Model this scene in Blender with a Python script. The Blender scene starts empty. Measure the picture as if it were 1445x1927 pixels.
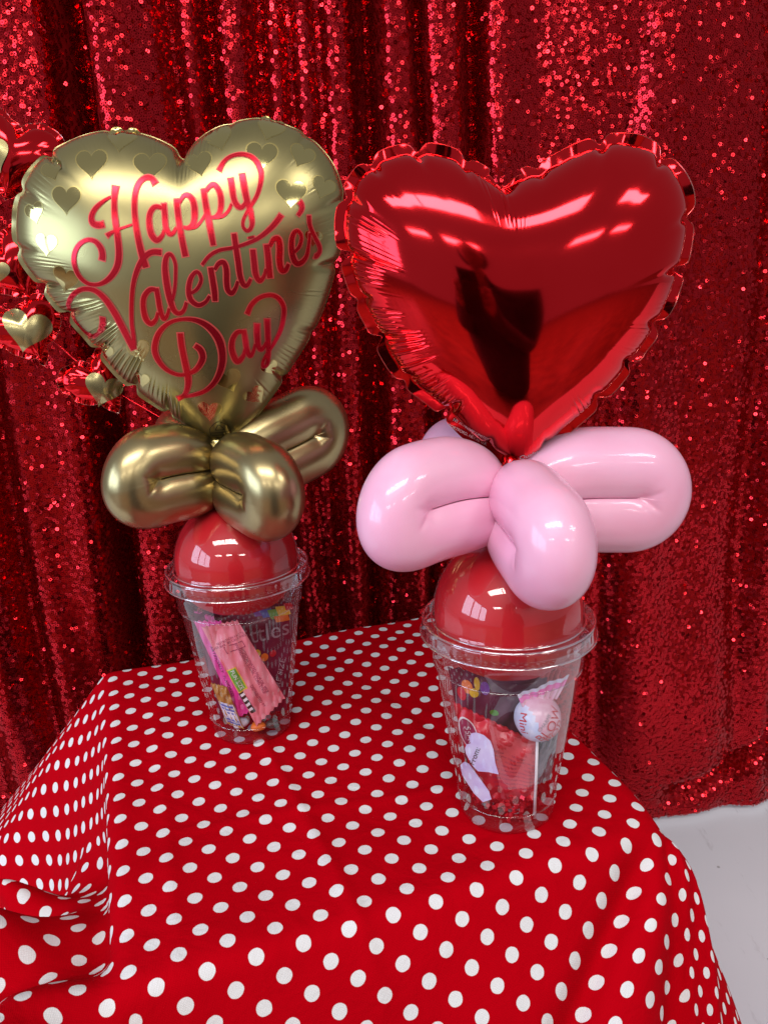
import bpy, bmesh, math, random
import numpy as np
from mathutils import Vector, Matrix
from mathutils.bvhtree import BVHTree

# ------------------------------------------------------------------ camera, world, lamps, exposure
T = 0.45                                   # height of the table top above the floor
scene = bpy.context.scene
col = scene.collection
PITCH, ROLL, CAMH = 0.29412, -0.04029, 0.32495
_f = Vector((0, math.cos(PITCH), -math.sin(PITCH))); _r = Vector((1, 0, 0)); _u = _r.cross(_f)
_r2 = _r*math.cos(ROLL) + _u*math.sin(ROLL); _u2 = _u*math.cos(ROLL) - _r*math.sin(ROLL)
camd = bpy.data.cameras.new('camera'); cam = bpy.data.objects.new('camera', camd); col.objects.link(cam)
camd.sensor_fit = 'VERTICAL'; camd.sensor_height = 36.0; camd.lens = 36.0*1500/1927
camd.clip_start = 0.01; camd.clip_end = 60
M = Matrix((( _r2.x, _u2.x, -_f.x, 0), (_r2.y, _u2.y, -_f.y, 0), (_r2.z, _u2.z, -_f.z, CAMH+T), (0, 0, 0, 1)))
cam.matrix_world = M
scene.camera = cam

world = bpy.data.worlds.new('World'); scene.world = world; world.use_nodes = True
bgn = world.node_tree.nodes['Background']
bgn.inputs[0].default_value = (0.95, 0.93, 1.0, 1); bgn.inputs[1].default_value = 0.28

def lamp(name, loc, target, sx, sy, radiance, color):
    d = bpy.data.lights.new(name, 'AREA'); d.shape = 'RECTANGLE'; d.size = sx; d.size_y = sy
    d.energy = radiance*math.pi*sx*sy; d.color = color
    o = bpy.data.objects.new(name, d); col.objects.link(o); o.location = loc
    o.rotation_euler = (Vector(target)-Vector(loc)).to_track_quat('-Z', 'Y').to_euler()
    return o
# fluorescent ceiling panels behind the camera (seen mirrored in the balloons and domes)
for (x, y) in ((-1.25, -1.45), (0.0, -1.45), (2.4, -1.6), (-2.2, -4.3), (-0.2, -4.3), (1.9, -4.3), (3.9, -4.3)):
    lamp('ceiling_lamp', (x, y, 2.75), (x, y, 0), 1.2, 0.6, 16.0, (1.0, 0.95, 0.90))
# shop window on the left: three panes of cool daylight
for i, (y0) in enumerate((-0.6, -1.75, -2.9)):
    lamp('window_lamp', (-3.4, y0, 1.45), (0, y0+0.4, 1.1), 0.95, 1.5, 6.5, (0.60, 0.77, 1.0))

scene.view_settings.view_transform = 'Standard'; scene.view_settings.look = 'None'
scene.view_settings.exposure = 0.12; scene.view_settings.gamma = 1.0
scene.view_settings.use_curve_mapping = False
scene.render.engine = 'CYCLES'
cy = scene.cycles
cy.max_bounces = 14; cy.transparent_max_bounces = 24; cy.glossy_bounces = 6; cy.transmission_bounces = 8
cy.caustics_reflective = False; cy.caustics_refractive = False
cy.sample_clamp_indirect = 4.0; cy.use_denoising = True
random.seed(5); rng = np.random.default_rng(5)

# ------------------------------------------------------------------ helpers
def tag(o, label=None, cat=None, group=None, kind=None):
    if label: o['label'] = label
    if cat: o['category'] = cat
    if group: o['group'] = group
    if kind: o['kind'] = kind
    return o

def empty(name, loc):
    o = bpy.data.objects.new(name, None); o.empty_display_size = 0.03
    col.objects.link(o); o.location = loc
    return o

def mobj(name, verts, faces, mat, parent=None, smooth=True, uv=None, mi=None):
    """one mesh object; verts in world coordinates"""
    me = bpy.data.meshes.new(name)
    vs = np.asarray(verts, dtype=np.float64)
    off = np.zeros(3)
    if parent is not None:
        p = parent
        while p is not None:
            off += np.array(p.location); p = p.parent
    me.from_pydata((vs-off).tolist(), [], faces if isinstance(faces, list) else faces.tolist())
    if smooth: me.shade_smooth()
    mats = mat if isinstance(mat, (list, tuple)) else [mat]
    for m in mats: me.materials.append(m)
    if mi is not None: me.polygons.foreach_set('material_index', np.asarray(mi, dtype=np.int32))
    if uv is not None:
        ul = me.uv_layers.new(name='UVMap')
        idx = np.empty(len(me.loops), dtype=np.int32); me.loops.foreach_get('vertex_index', idx)
        ul.data.foreach_set('uv', np.asarray(uv, dtype=np.float32)[idx].ravel())
    o = bpy.data.objects.new(name, me); col.objects.link(o)
    if parent is not None: o.parent = parent
    return o

def grid_faces(nu, nv, wrap_u=False, flip=False, base=0):
    f = []
    for i in range(nu if wrap_u else nu-1):
        i2 = (i+1) % nu
        for j in range(nv-1):
            q = (base+i*nv+j, base+i2*nv+j, base+i2*nv+j+1, base+i*nv+j+1)
            f.append(q[::-1] if flip else q)
    return f

def mat(name, color, rough=0.5, metal=0.0, **kw):
    m = bpy.data.materials.new(name); m.use_nodes = True
    b = m.node_tree.nodes['Principled BSDF']
    b.inputs['Base Color'].default_value = (*color, 1); b.inputs['Roughness'].default_value = rough
    b.inputs['Metallic'].default_value = metal
    for k, val in kw.items():
        b.inputs[k.replace('_', ' ')].default_value = val
    return m

def nodes(m):
    return m.node_tree.nodes, m.node_tree.links, m.node_tree.nodes['Principled BSDF']

def noise_vary(m, c1, c2, scale, lo=0.35, hi=0.65, detail=3, bump=0.0, bscale=None, bdist=0.001, rough=None):
    """procedural colour variation, roughness variation and fine relief"""
    N, L, B = nodes(m)
    tc = N.new('ShaderNodeTexCoord'); n = N.new('ShaderNodeTexNoise')
    n.inputs['Scale'].default_value = scale; n.inputs['Detail'].default_value = detail
    L.new(tc.outputs['Object'], n.inputs['Vector'])
    r = N.new('ShaderNodeValToRGB'); r.color_ramp.elements[0].position = lo; r.color_ramp.elements[1].position = hi
    r.color_ramp.elements[0].color = (*c1, 1); r.color_ramp.elements[1].color = (*c2, 1)
    L.new(n.outputs['Fac'], r.inputs['Fac']); L.new(r.outputs['Color'], B.inputs['Base Color'])
    if rough:
        mr = N.new('ShaderNodeMapRange'); mr.inputs['To Min'].default_value = rough[0]; mr.inputs['To Max'].default_value = rough[1]
        L.new(n.outputs['Fac'], mr.inputs['Value']); L.new(mr.outputs['Result'], B.inputs['Roughness'])
    if bump:
        n2 = N.new('ShaderNodeTexNoise'); n2.inputs['Scale'].default_value = bscale or scale*4; n2.inputs['Detail'].default_value = 2
        L.new(tc.outputs['Object'], n2.inputs['Vector'])
        b = N.new('ShaderNodeBump'); b.inputs['Strength'].default_value = bump; b.inputs['Distance'].default_value = bdist
        L.new(n2.outputs['Fac'], b.inputs['Height']); L.new(b.outputs['Normal'], B.inputs['Normal'])
    return m

def smoothstep(a, b, x):
    t = np.clip((x-a)/(b-a), 0, 1); return t*t*(3-2*t)

# ------------------------------------------------------------------ materials
M_floor = noise_vary(mat('floor_vinyl', (0.6, 0.6, 0.62), 0.45), (0.78, 0.77, 0.84), (0.84, 0.83, 0.90), 3.0, bump=0.1, bscale=60)
def speckle(m):
    N, L, B = nodes(m)
    tc = N.new('ShaderNodeTexCoord'); v = N.new('ShaderNodeTexVoronoi'); v.inputs['Scale'].default_value = 34
    L.new(tc.outputs['Object'], v.inputs['Vector'])
    r = N.new('ShaderNodeValToRGB'); r.color_ramp.interpolation = 'LINEAR'
    r.color_ramp.elements[0].position = 0.05; r.color_ramp.elements[0].color = (0.25, 0.23, 0.22, 1)
    r.color_ramp.elements[1].position = 0.085; r.color_ramp.elements[1].color = (1, 1, 1, 1)
    L.new(v.outputs['Distance'], r.inputs['Fac'])
    mx = N.new('ShaderNodeMix'); mx.data_type = 'RGBA'; mx.blend_type = 'MULTIPLY'; mx.inputs[0].default_value = 0.6
    src = B.inputs['Base Color'].links[0].from_socket
    L.new(src, mx.inputs[6]); L.new(r.outputs['Color'], mx.inputs[7]); L.new(mx.outputs[2], B.inputs['Base Color'])
speckle(M_floor)
def scuffs(m):
    N, L, B = nodes(m)
    tc = N.new('ShaderNodeTexCoord'); mp = N.new('ShaderNodeMapping'); mp.inputs['Scale'].default_value = (9, 2.2, 1); mp.inputs['Rotation'].default_value = (0, 0, 0.6)
    n = N.new('ShaderNodeTexNoise'); n.inputs['Scale'].default_value = 5; n.inputs['Detail'].default_value = 8; n.inputs['Roughness'].default_value = 0.7
    L.new(tc.outputs['Object'], mp.inputs[0]); L.new(mp.outputs[0], n.inputs['Vector'])
    r = N.new('ShaderNodeValToRGB'); r.color_ramp.elements[0].position = 0.60; r.color_ramp.elements[1].position = 0.74
    r.color_ramp.elements[0].color = (1, 1, 1, 1); r.color_ramp.elements[1].color = (0.74, 0.72, 0.72, 1)
    L.new(n.outputs['Fac'], r.inputs['Fac'])
    mx = N.new('ShaderNodeMix'); mx.data_type = 'RGBA'; mx.blend_type = 'MULTIPLY'; mx.inputs[0].default_value = 1.0
    src = B.inputs['Base Color'].links[0].from_socket
    L.new(src, mx.inputs[6]); L.new(r.outputs['Color'], mx.inputs[7]); L.new(mx.outputs[2], B.inputs['Base Color'])
scuffs(M_floor)
M_curtain = noise_vary(mat('curtain_mesh', (0.2, 0.002, 0.006), 0.8, Specular_IOR_Level=0.1), (0.24, 0.0015, 0.003), (0.34, 0.003, 0.006), 40)
M_sequin = mat('sequin_foil', (0.56, 0.016, 0.024), 0.14, 1.0)
M_wood = noise_vary(mat('table_wood', (0.3, 0.2, 0.12), 0.5), (0.25, 0.16, 0.09), (0.36, 0.24, 0.14), 12)

def cloth_material():
    m = mat('polka_dot_cotton', (0.5, 0.0, 0.01), 0.85, Specular_IOR_Level=0.02)
    N, L, B = nodes(m)
    uv = N.new('ShaderNodeUVMap'); uv.uv_map = 'UVMap'
    # fine wobble so that the printed dots are not perfect circles
    nz = N.new('ShaderNodeTexNoise'); nz.inputs['Scale'].default_value = 260; nz.inputs['Detail'].default_value = 1
    L.new(uv.outputs['UV'], nz.inputs['Vector'])
    sb = N.new('ShaderNodeVectorMath'); sb.operation = 'SUBTRACT'; sb.inputs[1].default_value = (0.5, 0.5, 0.5)
    L.new(nz.outputs['Color'], sb.inputs[0])
    sc = N.new('ShaderNodeVectorMath'); sc.operation = 'SCALE'; sc.inputs['Scale'].default_value = 0.0006
    L.new(sb.outputs[0], sc.inputs[0])
    ad = N.new('ShaderNodeVectorMath'); ad.operation = 'ADD'
    L.new(uv.outputs['UV'], ad.inputs[0]); L.new(sc.outputs[0], ad.inputs[1])
    mp = N.new('ShaderNodeMapping'); mp.inputs['Rotation'].default_value = (0, 0, math.radians(45))
    mp.inputs['Scale'].default_value = (1/0.0173, 1/0.0173, 1); mp.inputs['Location'].default_value = (0.18, 0.40, 0)
    L.new(ad.outputs[0], mp.inputs['Vector'])
    fr = N.new('ShaderNodeVectorMath'); fr.operation = 'FRACTION'; L.new(mp.outputs[0], fr.inputs[0])
    s2 = N.new('ShaderNodeVectorMath'); s2.operation = 'SUBTRACT'; s2.inputs[1].default_value = (0.5, 0.5, 0)
    L.new(fr.outputs[0], s2.inputs[0])
    sep = N.new('ShaderNodeSeparateXYZ'); L.new(s2.outputs[0], sep.inputs[0])
    cb = N.new('ShaderNodeCombineXYZ'); L.new(sep.outputs[0], cb.inputs[0]); L.new(sep.outputs[1], cb.inputs[1])
    ln = N.new('ShaderNodeVectorMath'); ln.operation = 'LENGTH'; L.new(cb.outputs[0], ln.inputs[0])
    r = N.new('ShaderNodeValToRGB')
    e = r.color_ramp.elements
    e[0].position = 0.224; e[0].color = (0.82, 0.82, 0.84, 1)
    e[1].position = 0.238; e[1].color = (0.50, 0.0, 0.006, 1)
    L.new(ln.outputs['Value'], r.inputs['Fac'])
    # weave: tiny warp and weft relief and tone
    w1 = N.new('ShaderNodeTexWave'); w1.bands_direction = 'X'; w1.inputs['Scale'].default_value = 420; w1.inputs['Distortion'].default_value = 1.0
    w2 = N.new('ShaderNodeTexWave'); w2.bands_direction = 'Y'; w2.inputs['Scale'].default_value = 420; w2.inputs['Distortion'].default_value = 1.0
    L.new(uv.outputs['UV'], w1.inputs['Vector']); L.new(uv.outputs['UV'], w2.inputs['Vector'])
    mm = N.new('ShaderNodeMath'); mm.operation = 'MULTIPLY'; L.new(w1.outputs['Fac'], mm.inputs[0]); L.new(w2.outputs['Fac'], mm.inputs[1])
    tone = N.new('ShaderNodeMapRange'); tone.inputs['To Min'].default_value = 0.84; tone.inputs['To Max'].default_value = 1.06
    L.new(mm.outputs[0], tone.inputs['Value'])
    big = N.new('ShaderNodeTexNoise'); big.inputs['Scale'].default_value = 9; big.inputs['Detail'].default_value = 4
    L.new(uv.outputs['UV'], big.inputs['Vector'])
    bt = N.new('ShaderNodeMapRange'); bt.inputs['To Min'].default_value = 0.88; bt.inputs['To Max'].default_value = 1.1
    L.new(big.outputs['Fac'], bt.inputs['Value'])
    tm = N.new('ShaderNodeMath'); tm.operation = 'MULTIPLY'; L.new(tone.outputs[0], tm.inputs[0]); L.new(bt.outputs[0], tm.inputs[1])
    mx = N.new('ShaderNodeVectorMath'); mx.operation = 'SCALE'
    L.new(r.outputs['Color'], mx.inputs[0]); L.new(tm.outputs[0], mx.inputs['Scale']); L.new(mx.outputs[0], B.inputs['Base Color'])
    wr = N.new('ShaderNodeTexNoise'); wr.inputs['Scale'].default_value = 26; wr.inputs['Detail'].default_value = 5; wr.inputs['Distortion'].default_value = 0.6
    L.new(uv.outputs['UV'], wr.inputs['Vector'])
    bp0 = N.new('ShaderNodeBump'); bp0.inputs['Strength'].default_value = 0.8; bp0.inputs['Distance'].default_value = 0.004
    L.new(wr.outputs['Fac'], bp0.inputs['Height'])
    bp = N.new('ShaderNodeBump'); bp.inputs['Strength'].default_value = 0.3; bp.inputs['Distance'].default_value = 0.0003
    L.new(bp0.outputs['Normal'], bp.inputs['Normal'])
    L.new(mm.outputs[0], bp.inputs['Height']); L.new(bp.outputs['Normal'], B.inputs['Normal'])
    return m
M_cloth = cloth_material()

def clear_plastic(name, tint=(1, 1, 1), rough=0.03, haze=0.03, bump=0.0, base=0.06, edge=0.6, power=3.5):
    m = bpy.data.materials.new(name); m.use_nodes = True
    N, L = m.node_tree.nodes, m.node_tree.links
    N.remove(N['Principled BSDF']); out = N['Material Output']
    tr = N.new('ShaderNodeBsdfTransparent'); tr.inputs[0].default_value = (*tint, 1)
    gl = N.new('ShaderNodeBsdfGlossy'); gl.inputs['Roughness'].default_value = rough; gl.inputs['Color'].default_value = (1, 1, 1, 1)
    fr = N.new('ShaderNodeLayerWeight'); fr.inputs['Blend'].default_value = 0.5
    pw = N.new('ShaderNodeMath'); pw.operation = 'POWER'; pw.inputs[1].default_value = power; L.new(fr.outputs['Facing'], pw.inputs[0])
    mp = N.new('ShaderNodeMath'); mp.operation = 'MULTIPLY_ADD'; mp.inputs[1].default_value = edge; mp.inputs[2].default_value = base; mp.use_clamp = True
    L.new(pw.outputs[0], mp.inputs[0])
    m1 = N.new('ShaderNodeMixShader'); L.new(mp.outputs[0], m1.inputs[0]); L.new(tr.outputs[0], m1.inputs[1]); L.new(gl.outputs[0], m1.inputs[2])
    df = N.new('ShaderNodeBsdfDiffuse'); df.inputs[0].default_value = (0.8, 0.8, 0.85, 1)
    m2 = N.new('ShaderNodeMixShader'); m2.inputs[0].default_value = haze
    L.new(m1.outputs[0], m2.inputs[1]); L.new(df.outputs[0], m2.inputs[2]); L.new(m2.outputs[0], out.inputs['Surface'])
    if bump:
        tc = N.new('ShaderNodeTexCoord'); n = N.new('ShaderNodeTexNoise'); n.inputs['Scale'].default_value = 70; n.inputs['Detail'].default_value = 1
        mpn = N.new('ShaderNodeMapping'); mpn.inputs['Scale'].default_value = (1, 1, 0.15)
        L.new(tc.outputs['Object'], mpn.inputs[0]); L.new(mpn.outputs[0], n.inputs['Vector'])
        b = N.new('ShaderNodeBump'); b.inputs['Strength'].default_value = bump; b.inputs['Distance'].default_value = 0.0015
        L.new(n.outputs['Fac'], b.inputs['Height']); L.new(b.outputs['Normal'], gl.inputs['Normal'])
    return m
M_cup = clear_plastic('cup_plastic', (0.93, 0.90, 0.935), 0.02, 0.006, bump=0.03, base=0.06, edge=0.75, power=3.0)
M_lid = clear_plastic('lid_plastic', (0.99, 0.98, 0.99), 0.012, 0.003, base=0.06, edge=0.5)
M_rim = clear_plastic('rim_plastic', (0.88, 0.82, 0.89), 0.02, 0.008, base=0.10, edge=0.8, power=2.2)
M_bead = clear_plastic('bead_plastic', (0.95, 0.92, 0.97), 0.04, 0.04, base=0.30, edge=0.7, power=1.2)
M_pink = mat('pink_latex', (0.86, 0.44, 0.62), 0.38, Subsurface_Weight=0.25, Subsurface_Scale=0.01, Coat_Weight=0.55, Coat_Roughness=0.09)
M_pink.node_tree.nodes['Principled BSDF'].inputs['Subsurface Radius'].default_value = (1.0, 0.5, 0.6)
noise_vary(M_pink, (0.85, 0.41, 0.59), (0.89, 0.47, 0.65), 25)
M_goldlatex = noise_vary(mat('gold_chrome_latex', (0.5, 0.36, 0.14), 0.27, 0.95), (0.37, 0.295, 0.145), (0.43, 0.345, 0.175), 30, rough=(0.25, 0.32))
M_redlatex = noise_vary(mat('red_latex', (0.55, 0.008, 0.014), 0.4, Specular_IOR_Level=0.25), (0.5, 0.006, 0.012), (0.58, 0.010, 0.018), 20)
M_redfoil = noise_vary(mat('red_mirror_foil', (0.78, 0.012, 0.02), 0.10, 1.0), (0.76, 0.016, 0.022), (0.82, 0.020, 0.028), 15, rough=(0.06, 0.10))
M_goldfoil = noise_vary(mat('satin_gold_foil', (0.62, 0.53, 0.34), 0.36, 0.9), (0.32, 0.275, 0.120), (0.37, 0.32, 0.145), 18, rough=(0.25, 0.31))
M_shiny = mat('shiny_gold_foil', (0.60, 0.52, 0.22), 0.10, 1.0)
M_inkred = mat('red_print_foil', (0.62, 0.012, 0.03), 0.2, 0.8)
M_inkline = mat('coral_print_outline', (0.62, 0.08, 0.07), 0.4, 0.35)
M_cream = noise_vary(mat('cream_gold_foil', (0.58, 0.50, 0.30), 0.25, 0.85), (0.42, 0.36, 0.16), (0.52, 0.45, 0.22), 60)
M_black = mat('black_print', (0.02, 0.018, 0.012), 0.4)
M_white = mat('white_print', (0.8, 0.78, 0.78), 0.4)
M_stick = mat('paper_stick', (0.85, 0.83, 0.84), 0.6)

# ------------------------------------------------------------------ floor
o = mobj('floor', [(-6, 0.0, 0), (6, 0.0, 0), (6, 3, 0), (-6, 3, 0)], [(0, 1, 2, 3)], M_floor, smooth=False)
tag(o, kind='structure')
# warm laminate behind the camera: the orange ground mirrored low in the red heart
M_lam = noise_vary(mat('brown_laminate', (0.2, 0.09, 0.04), 0.4), (0.15, 0.065, 0.028), (0.25, 0.12, 0.055), 6, bump=0.1, bscale=40)
o = mobj('laminate_floor', [(-6, -7, 0), (6, -7, 0), (6, -0.0, 0), (-6, -0.0, 0)], [(0, 1, 2, 3)], M_lam, smooth=False)
tag(o, kind='structure')

# ------------------------------------------------------------------ sequin curtain
VAL = [(-0.60, .016, .05), (-0.52, .022, .03), (-0.425, .020, .075), (-0.312, .017, .085), (-0.225, .018, .022), (-0.185, .012, .030),
       (-0.152, .011, .042), (-0.118, .013, .055), (-0.083, .012, .028), (-0.046, .012, .034), (-0.004, .014, .075),
       (0.05, .008, .03), (0.124, .013, .085), (0.20, .03, .010), (0.285, .020, .014), (0.37, .03, .008), (0.475, .020, .018), (0.56, .020, .03), (0.68, .02, .04)]
def curtain_y(x, z):
    y = 0.93 + 0.12*x
    d = np.zeros_like(x)
    for k, (xc, w, dp) in enumerate(VAL):
        xs = xc + 0.010*np.sin(2.1*z + k*1.7) + (0.006*np.sin(5.3*z + k))
        dd = dp*(0.8 + 0.25*np.sin(1.9*z + k*2.3))*(1 - 0.75*smoothstep(0.14, 0.0, z)*(xc > 0.15))
        d = d + 0.92*dd*np.exp(-(np.abs(x-xs)/w)**2.0)
    roll = 0.007*np.sin(x*31 + 0.7*np.sin(2*z)) + 0.002*np.sin(x*67 + z*2.0 + 1.0) + 0.003*np.sin(x*23 + z*9)
    # big soft swag at the bottom of the right panel
    sw = np.exp(-((x-0.42)/0.13)**2)*np.exp(-((z-0.14)/0.16)**2)
    swag = -0.035*sw + 0.03*np.exp(-((z - (0.05 + 3.2*np.clip(x-0.40, 0, 1)**2.0 + 0.1*np.clip(x-0.40, 0, 1)))/0.018)**2)*smoothstep(0.36, 0.42, x)*smoothstep(0.62, 0.5, x)
    return y + d + roll + swag
nx, nz = 700, 120
X = np.linspace(-0.80, 0.95, nx); Z = np.linspace(0.012, 1.30, nz)
gx, gz = np.meshgrid(X, Z, indexing='ij')
gy = curtain_y(gx, gz)
curt = empty('sequin_curtain', (0.05, 0.95, 0))
tag(curt, 'red sequin backdrop curtain hanging in folds behind the table', 'curtain')
mobj('fabric', np.stack([gx, gy+0.002, gz], -1).reshape(-1, 3), grid_faces(nx, nz), M_curtain, curt)
def sequins():
    step = 0.0038
    # resample columns by arc length at mid height so that rings stay evenly spaced down the folds
    xs = np.linspace(-0.66, 0.78, 20000)
    ys = curtain_y(xs, np.full_like(xs, 0.6))
    s = np.concatenate([[0], np.cumsum(np.hypot(np.diff(xs), np.diff(ys)))])
    n = int(s[-1]/step)
    cx = np.interp(np.arange(n)*step, s, xs)
    m = int(1.27/step)
    a, b = np.meshgrid(np.arange(n), np.arange(m), indexing='ij')
    px = np.interp((a+0.5*(b % 2))*step + rng.normal(0, 0.0006, a.shape), s, xs).ravel()
    pz = (0.016 + b*step*0.95 + rng.normal(0, 0.0006, a.shape)).ravel()
    py = curtain_y(px, pz)
    e = 1e-3
    dx = (curtain_y(px+e, pz)-curtain_y(px-e, pz))/(2*e); dz = (curtain_y(px, pz+e)-curtain_y(px, pz-e))/(2*e)
    nrm = np.stack([dx, -np.ones_like(dx), dz], -1)
    nrm /= np.linalg.norm(nrm, axis=1)[:, None]
    tilt = rng.normal(0, 1, (len(px), 3))*np.where(rng.random(len(px)) < 0.22, 0.32, 0.075)[:, None]
    nn = nrm + tilt + np.array([0, 0, -0.02]); nn /= np.linalg.norm(nn, axis=1)[:, None]
    t1 = np.cross(nn, np.array([0.0, 0, 1])); t1 /= np.linalg.norm(t1, axis=1)[:, None]
    t2 = np.cross(nn, t1)
    c = np.stack([px, py, pz], -1) + nrm*(0.0008 + 0.0012*rng.random(len(px)))[:, None]
    K = 6; ang = np.arange(K)*2*np.pi/K
    ro = 0.00228; ri = 0.0009
    ring = np.concatenate([np.stack([np.cos(ang)*ro, np.sin(ang)*ro], -1), np.stack([np.cos(ang)*ri, np.sin(ang)*ri], -1)])
    V = c[:, None, :] + ring[None, :, :1]*t1[:, None, :] + ring[None, :, 1:]*t2[:, None, :]
    V = V.reshape(-1, 3) - np.array(curt.location)
    base = (np.arange(len(px))*2*K)[:, None, None]
    q = np.array([[k, (k+1) % K, K+(k+1) % K, K+k] for k in range(K)])[None]
    Fq = (base+q).reshape(-1, 4)
    me = bpy.data.meshes.new('sequins')
    me.vertices.add(len(V)); me.vertices.foreach_set('co', V.astype(np.float32).ravel())
    me.loops.add(Fq.size); me.loops.foreach_set('vertex_index', Fq.astype(np.int32).ravel())
    me.polygons.add(len(Fq)); me.polygons.foreach_set('loop_start', np.arange(0, Fq.size, 4, dtype=np.int32))
    me.update(); me.validate()
    me.materials.append(M_sequin)
    o = bpy.data.objects.new('sequins', me); col.objects.link(o); o.parent = curt
    o['kind'] = 'stuff'
    return len(px)
print('sequins', sequins())

# ------------------------------------------------------------------ table under the cloth
TC = np.array([-0.041, 0.514]); TX = np.array([0.947, 0.321]); TY = np.array([-0.321, 0.947])
HX, HY = 0.152, 0.164
def box(c, hx, hy, z0, z1):
    v = []
    for z in (z0, z1):
        for sx, sy in ((-1, -1), (1, -1), (1, 1), (-1, 1)):
            p = TC + TX*(c[0]+sx*hx) + TY*(c[1]+sy*hy); v.append((p[0], p[1], z))
    return v, [(3, 2, 1, 0), (4, 5, 6, 7), (0, 1, 5, 4), (1, 2, 6, 5), (2, 3, 7, 6), (3, 0, 4, 7)]
tab = empty('side_table', (TC[0], TC[1], 0))
tag(tab, 'small square table wholly covered by the polka dot cloth', 'table')
v, f = box((0, 0), HX-0.004, HY-0.004, T-0.03, T-0.003); mobj('table_top', v, f, M_wood, tab, smooth=False)
for sx in (-1, 1):
    for sy in (-1, 1):
        v, f = box((sx*(HX-0.03), sy*(HY-0.03)), 0.015, 0.015, 0, T-0.03); mobj('leg', v, f, M_wood, tab, smooth=False)

# ------------------------------------------------------------------ polka dot tablecloth
PHI = [(-180, 85), (-150, 84), (-135, 72), (-115, 66), (-90, 61), (-62, 62), (-45, 71), (-20, 84), (0, 86), (45, 60), (90, 82), (125, 52), (135, 46), (147, 52), (165, 76), (180, 85)]
def cloth_point(p, q):
    ep = np.clip(p, -HX, HX); eq = np.clip(q, -HY, HY)
    dp, dq = p-ep, q-eq
    d = np.hypot(dp, dq) + 1e-12
    ux, uy = dp/d, dq/d
    ang = np.degrees(np.arctan2((eq+0.06*uy*(d > 1e-9))/HY, (ep+0.06*ux*(d > 1e-9))/HX))
    ph = np.radians(np.interp(ang, [a for a, _ in PHI], [b for _, b in PHI]))
    rl = 0.016
    # bunched fold on the left near the front corner: the cloth steps outwards, then falls again
    bw = smoothstep(0.15, 0.85, -ux)*smoothstep(0.07, -0.03, q)
    l0 = 0.014 + 0.36*np.clip(q+HY, 0, 0.2) + 0.006*np.sin(q*90)
    bl = 0.062 + 0.014*np.sin(q*55+1.0)
    out = np.zeros_like(d); drop = np.zeros_like(d)
    st = 0.003
    for k in range(int(0.5/st)):
        l = (k+0.5)*st
        seg = np.clip(d-k*st, 0, st)
        phi = ph*min(1.0, l/rl)
        sh = smoothstep(l0-0.010, l0+0.012, l)*smoothstep(l0+bl+0.016, l0+bl-0.008, l)
        phi = phi*(1-bw*sh) + np.radians(-16)*bw*sh
        out += seg*np.cos(phi); drop += seg*np.sin(phi)
    # soft pleats growing away from the edge
    per = np.radians(ang)
    pl = smoothstep(0.03, 0.2, d)*(0.012*np.sin(per*9+0.6) + 0.006*np.sin(per*17+2.0))
    out = out + pl*(1-0.6*bw)
    drop = drop + bw*smoothstep(0.03, 0.10, d)*(0.013*np.sin(q*48+d*30)+0.008*np.sin(q*95-d*50))
    P = ep + ux*out; Q = eq + uy*out
    z = -drop
    # diagonal pleats across the front right
    def pleat(p0, q0, p1, q1, amp, w):
        L2 = (p1-p0)**2+(q1-q0)**2; L = math.sqrt(L2)
        t = ((p-p0)*(p1-p0)+(q-q0)*(q1-q0))/L2
        s = ((p-p0)*(q1-q0)-(q-q0)*(p1-p0))/L
        return amp*np.exp(-(s/w)**2)*smoothstep(-0.1, 0.3, t)*smoothstep(1.3, 0.9, t)
    dz = pleat(0.155, -0.165, 0.02, -0.30, -0.012, 0.010) + pleat(0.185, -0.17, 0.05, -0.34, 0.008, 0.02) \
        + pleat(0.175, -0.12, 0.12, -0.36, -0.012, 0.011) + pleat(0.2, -0.10, 0.20, -0.36, 0.008, 0.014) \
        + pleat(-0.06, 0.1, -0.035, -0.2, 0.0018, 0.004) + pleat(0.03, 0.14, 0.10, -0.15, -0.0010, 0.004) + pleat(-0.15, -0.06, 0.13, -0.10, 0.0011, 0.004) + pleat(-0.12, 0.12, -0.13, -0.14, 0.0012, 0.005)
    dz = dz + 0.0007*np.sin(p*60+q*25)+0.0005*np.sin(q*90-p*30)
    z = z + dz
    Q = Q - 0.5*np.abs(dz)*np.sign(-dz)*(q < -HY)*-1.0
    z = np.maximum(z, -T+0.012)
    xy = TC + P[..., None]*TX + Q[..., None]*TY
    return np.concatenate([xy, (z+T)[..., None]], -1)
def cloth():
    n = 300; ext = 0.47
    g = np.linspace(-ext, ext, n)
    p, q = np.meshgrid(g, g, indexing='ij')
    V = cloth_point(p, q).reshape(-1, 3)
    uv = np.stack([p.ravel(), q.ravel()], -1)
    o = mobj('tablecloth', V, grid_faces(n, n), M_cloth, None, uv=uv)
    tag(o, 'red cotton tablecloth with white polka dots draped over a small table', 'tablecloth')
    return o
cloth()

# ------------------------------------------------------------------ cups with dome lids
def lathe(profile, cx, cy, n=72, wob=None):
    th = np.arange(n)*2*np.pi/n
    pr = np.array(profile)
    V = np.stack([cx+pr[None, :, 0]*np.cos(th)[:, None], cy+pr[None, :, 0]*np.sin(th)[:, None], np.broadcast_to(pr[None, :, 1]+T, (n, len(pr)))], -1)
    return V.reshape(-1, 3), grid_faces(n, len(pr), wrap_u=True)

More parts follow.
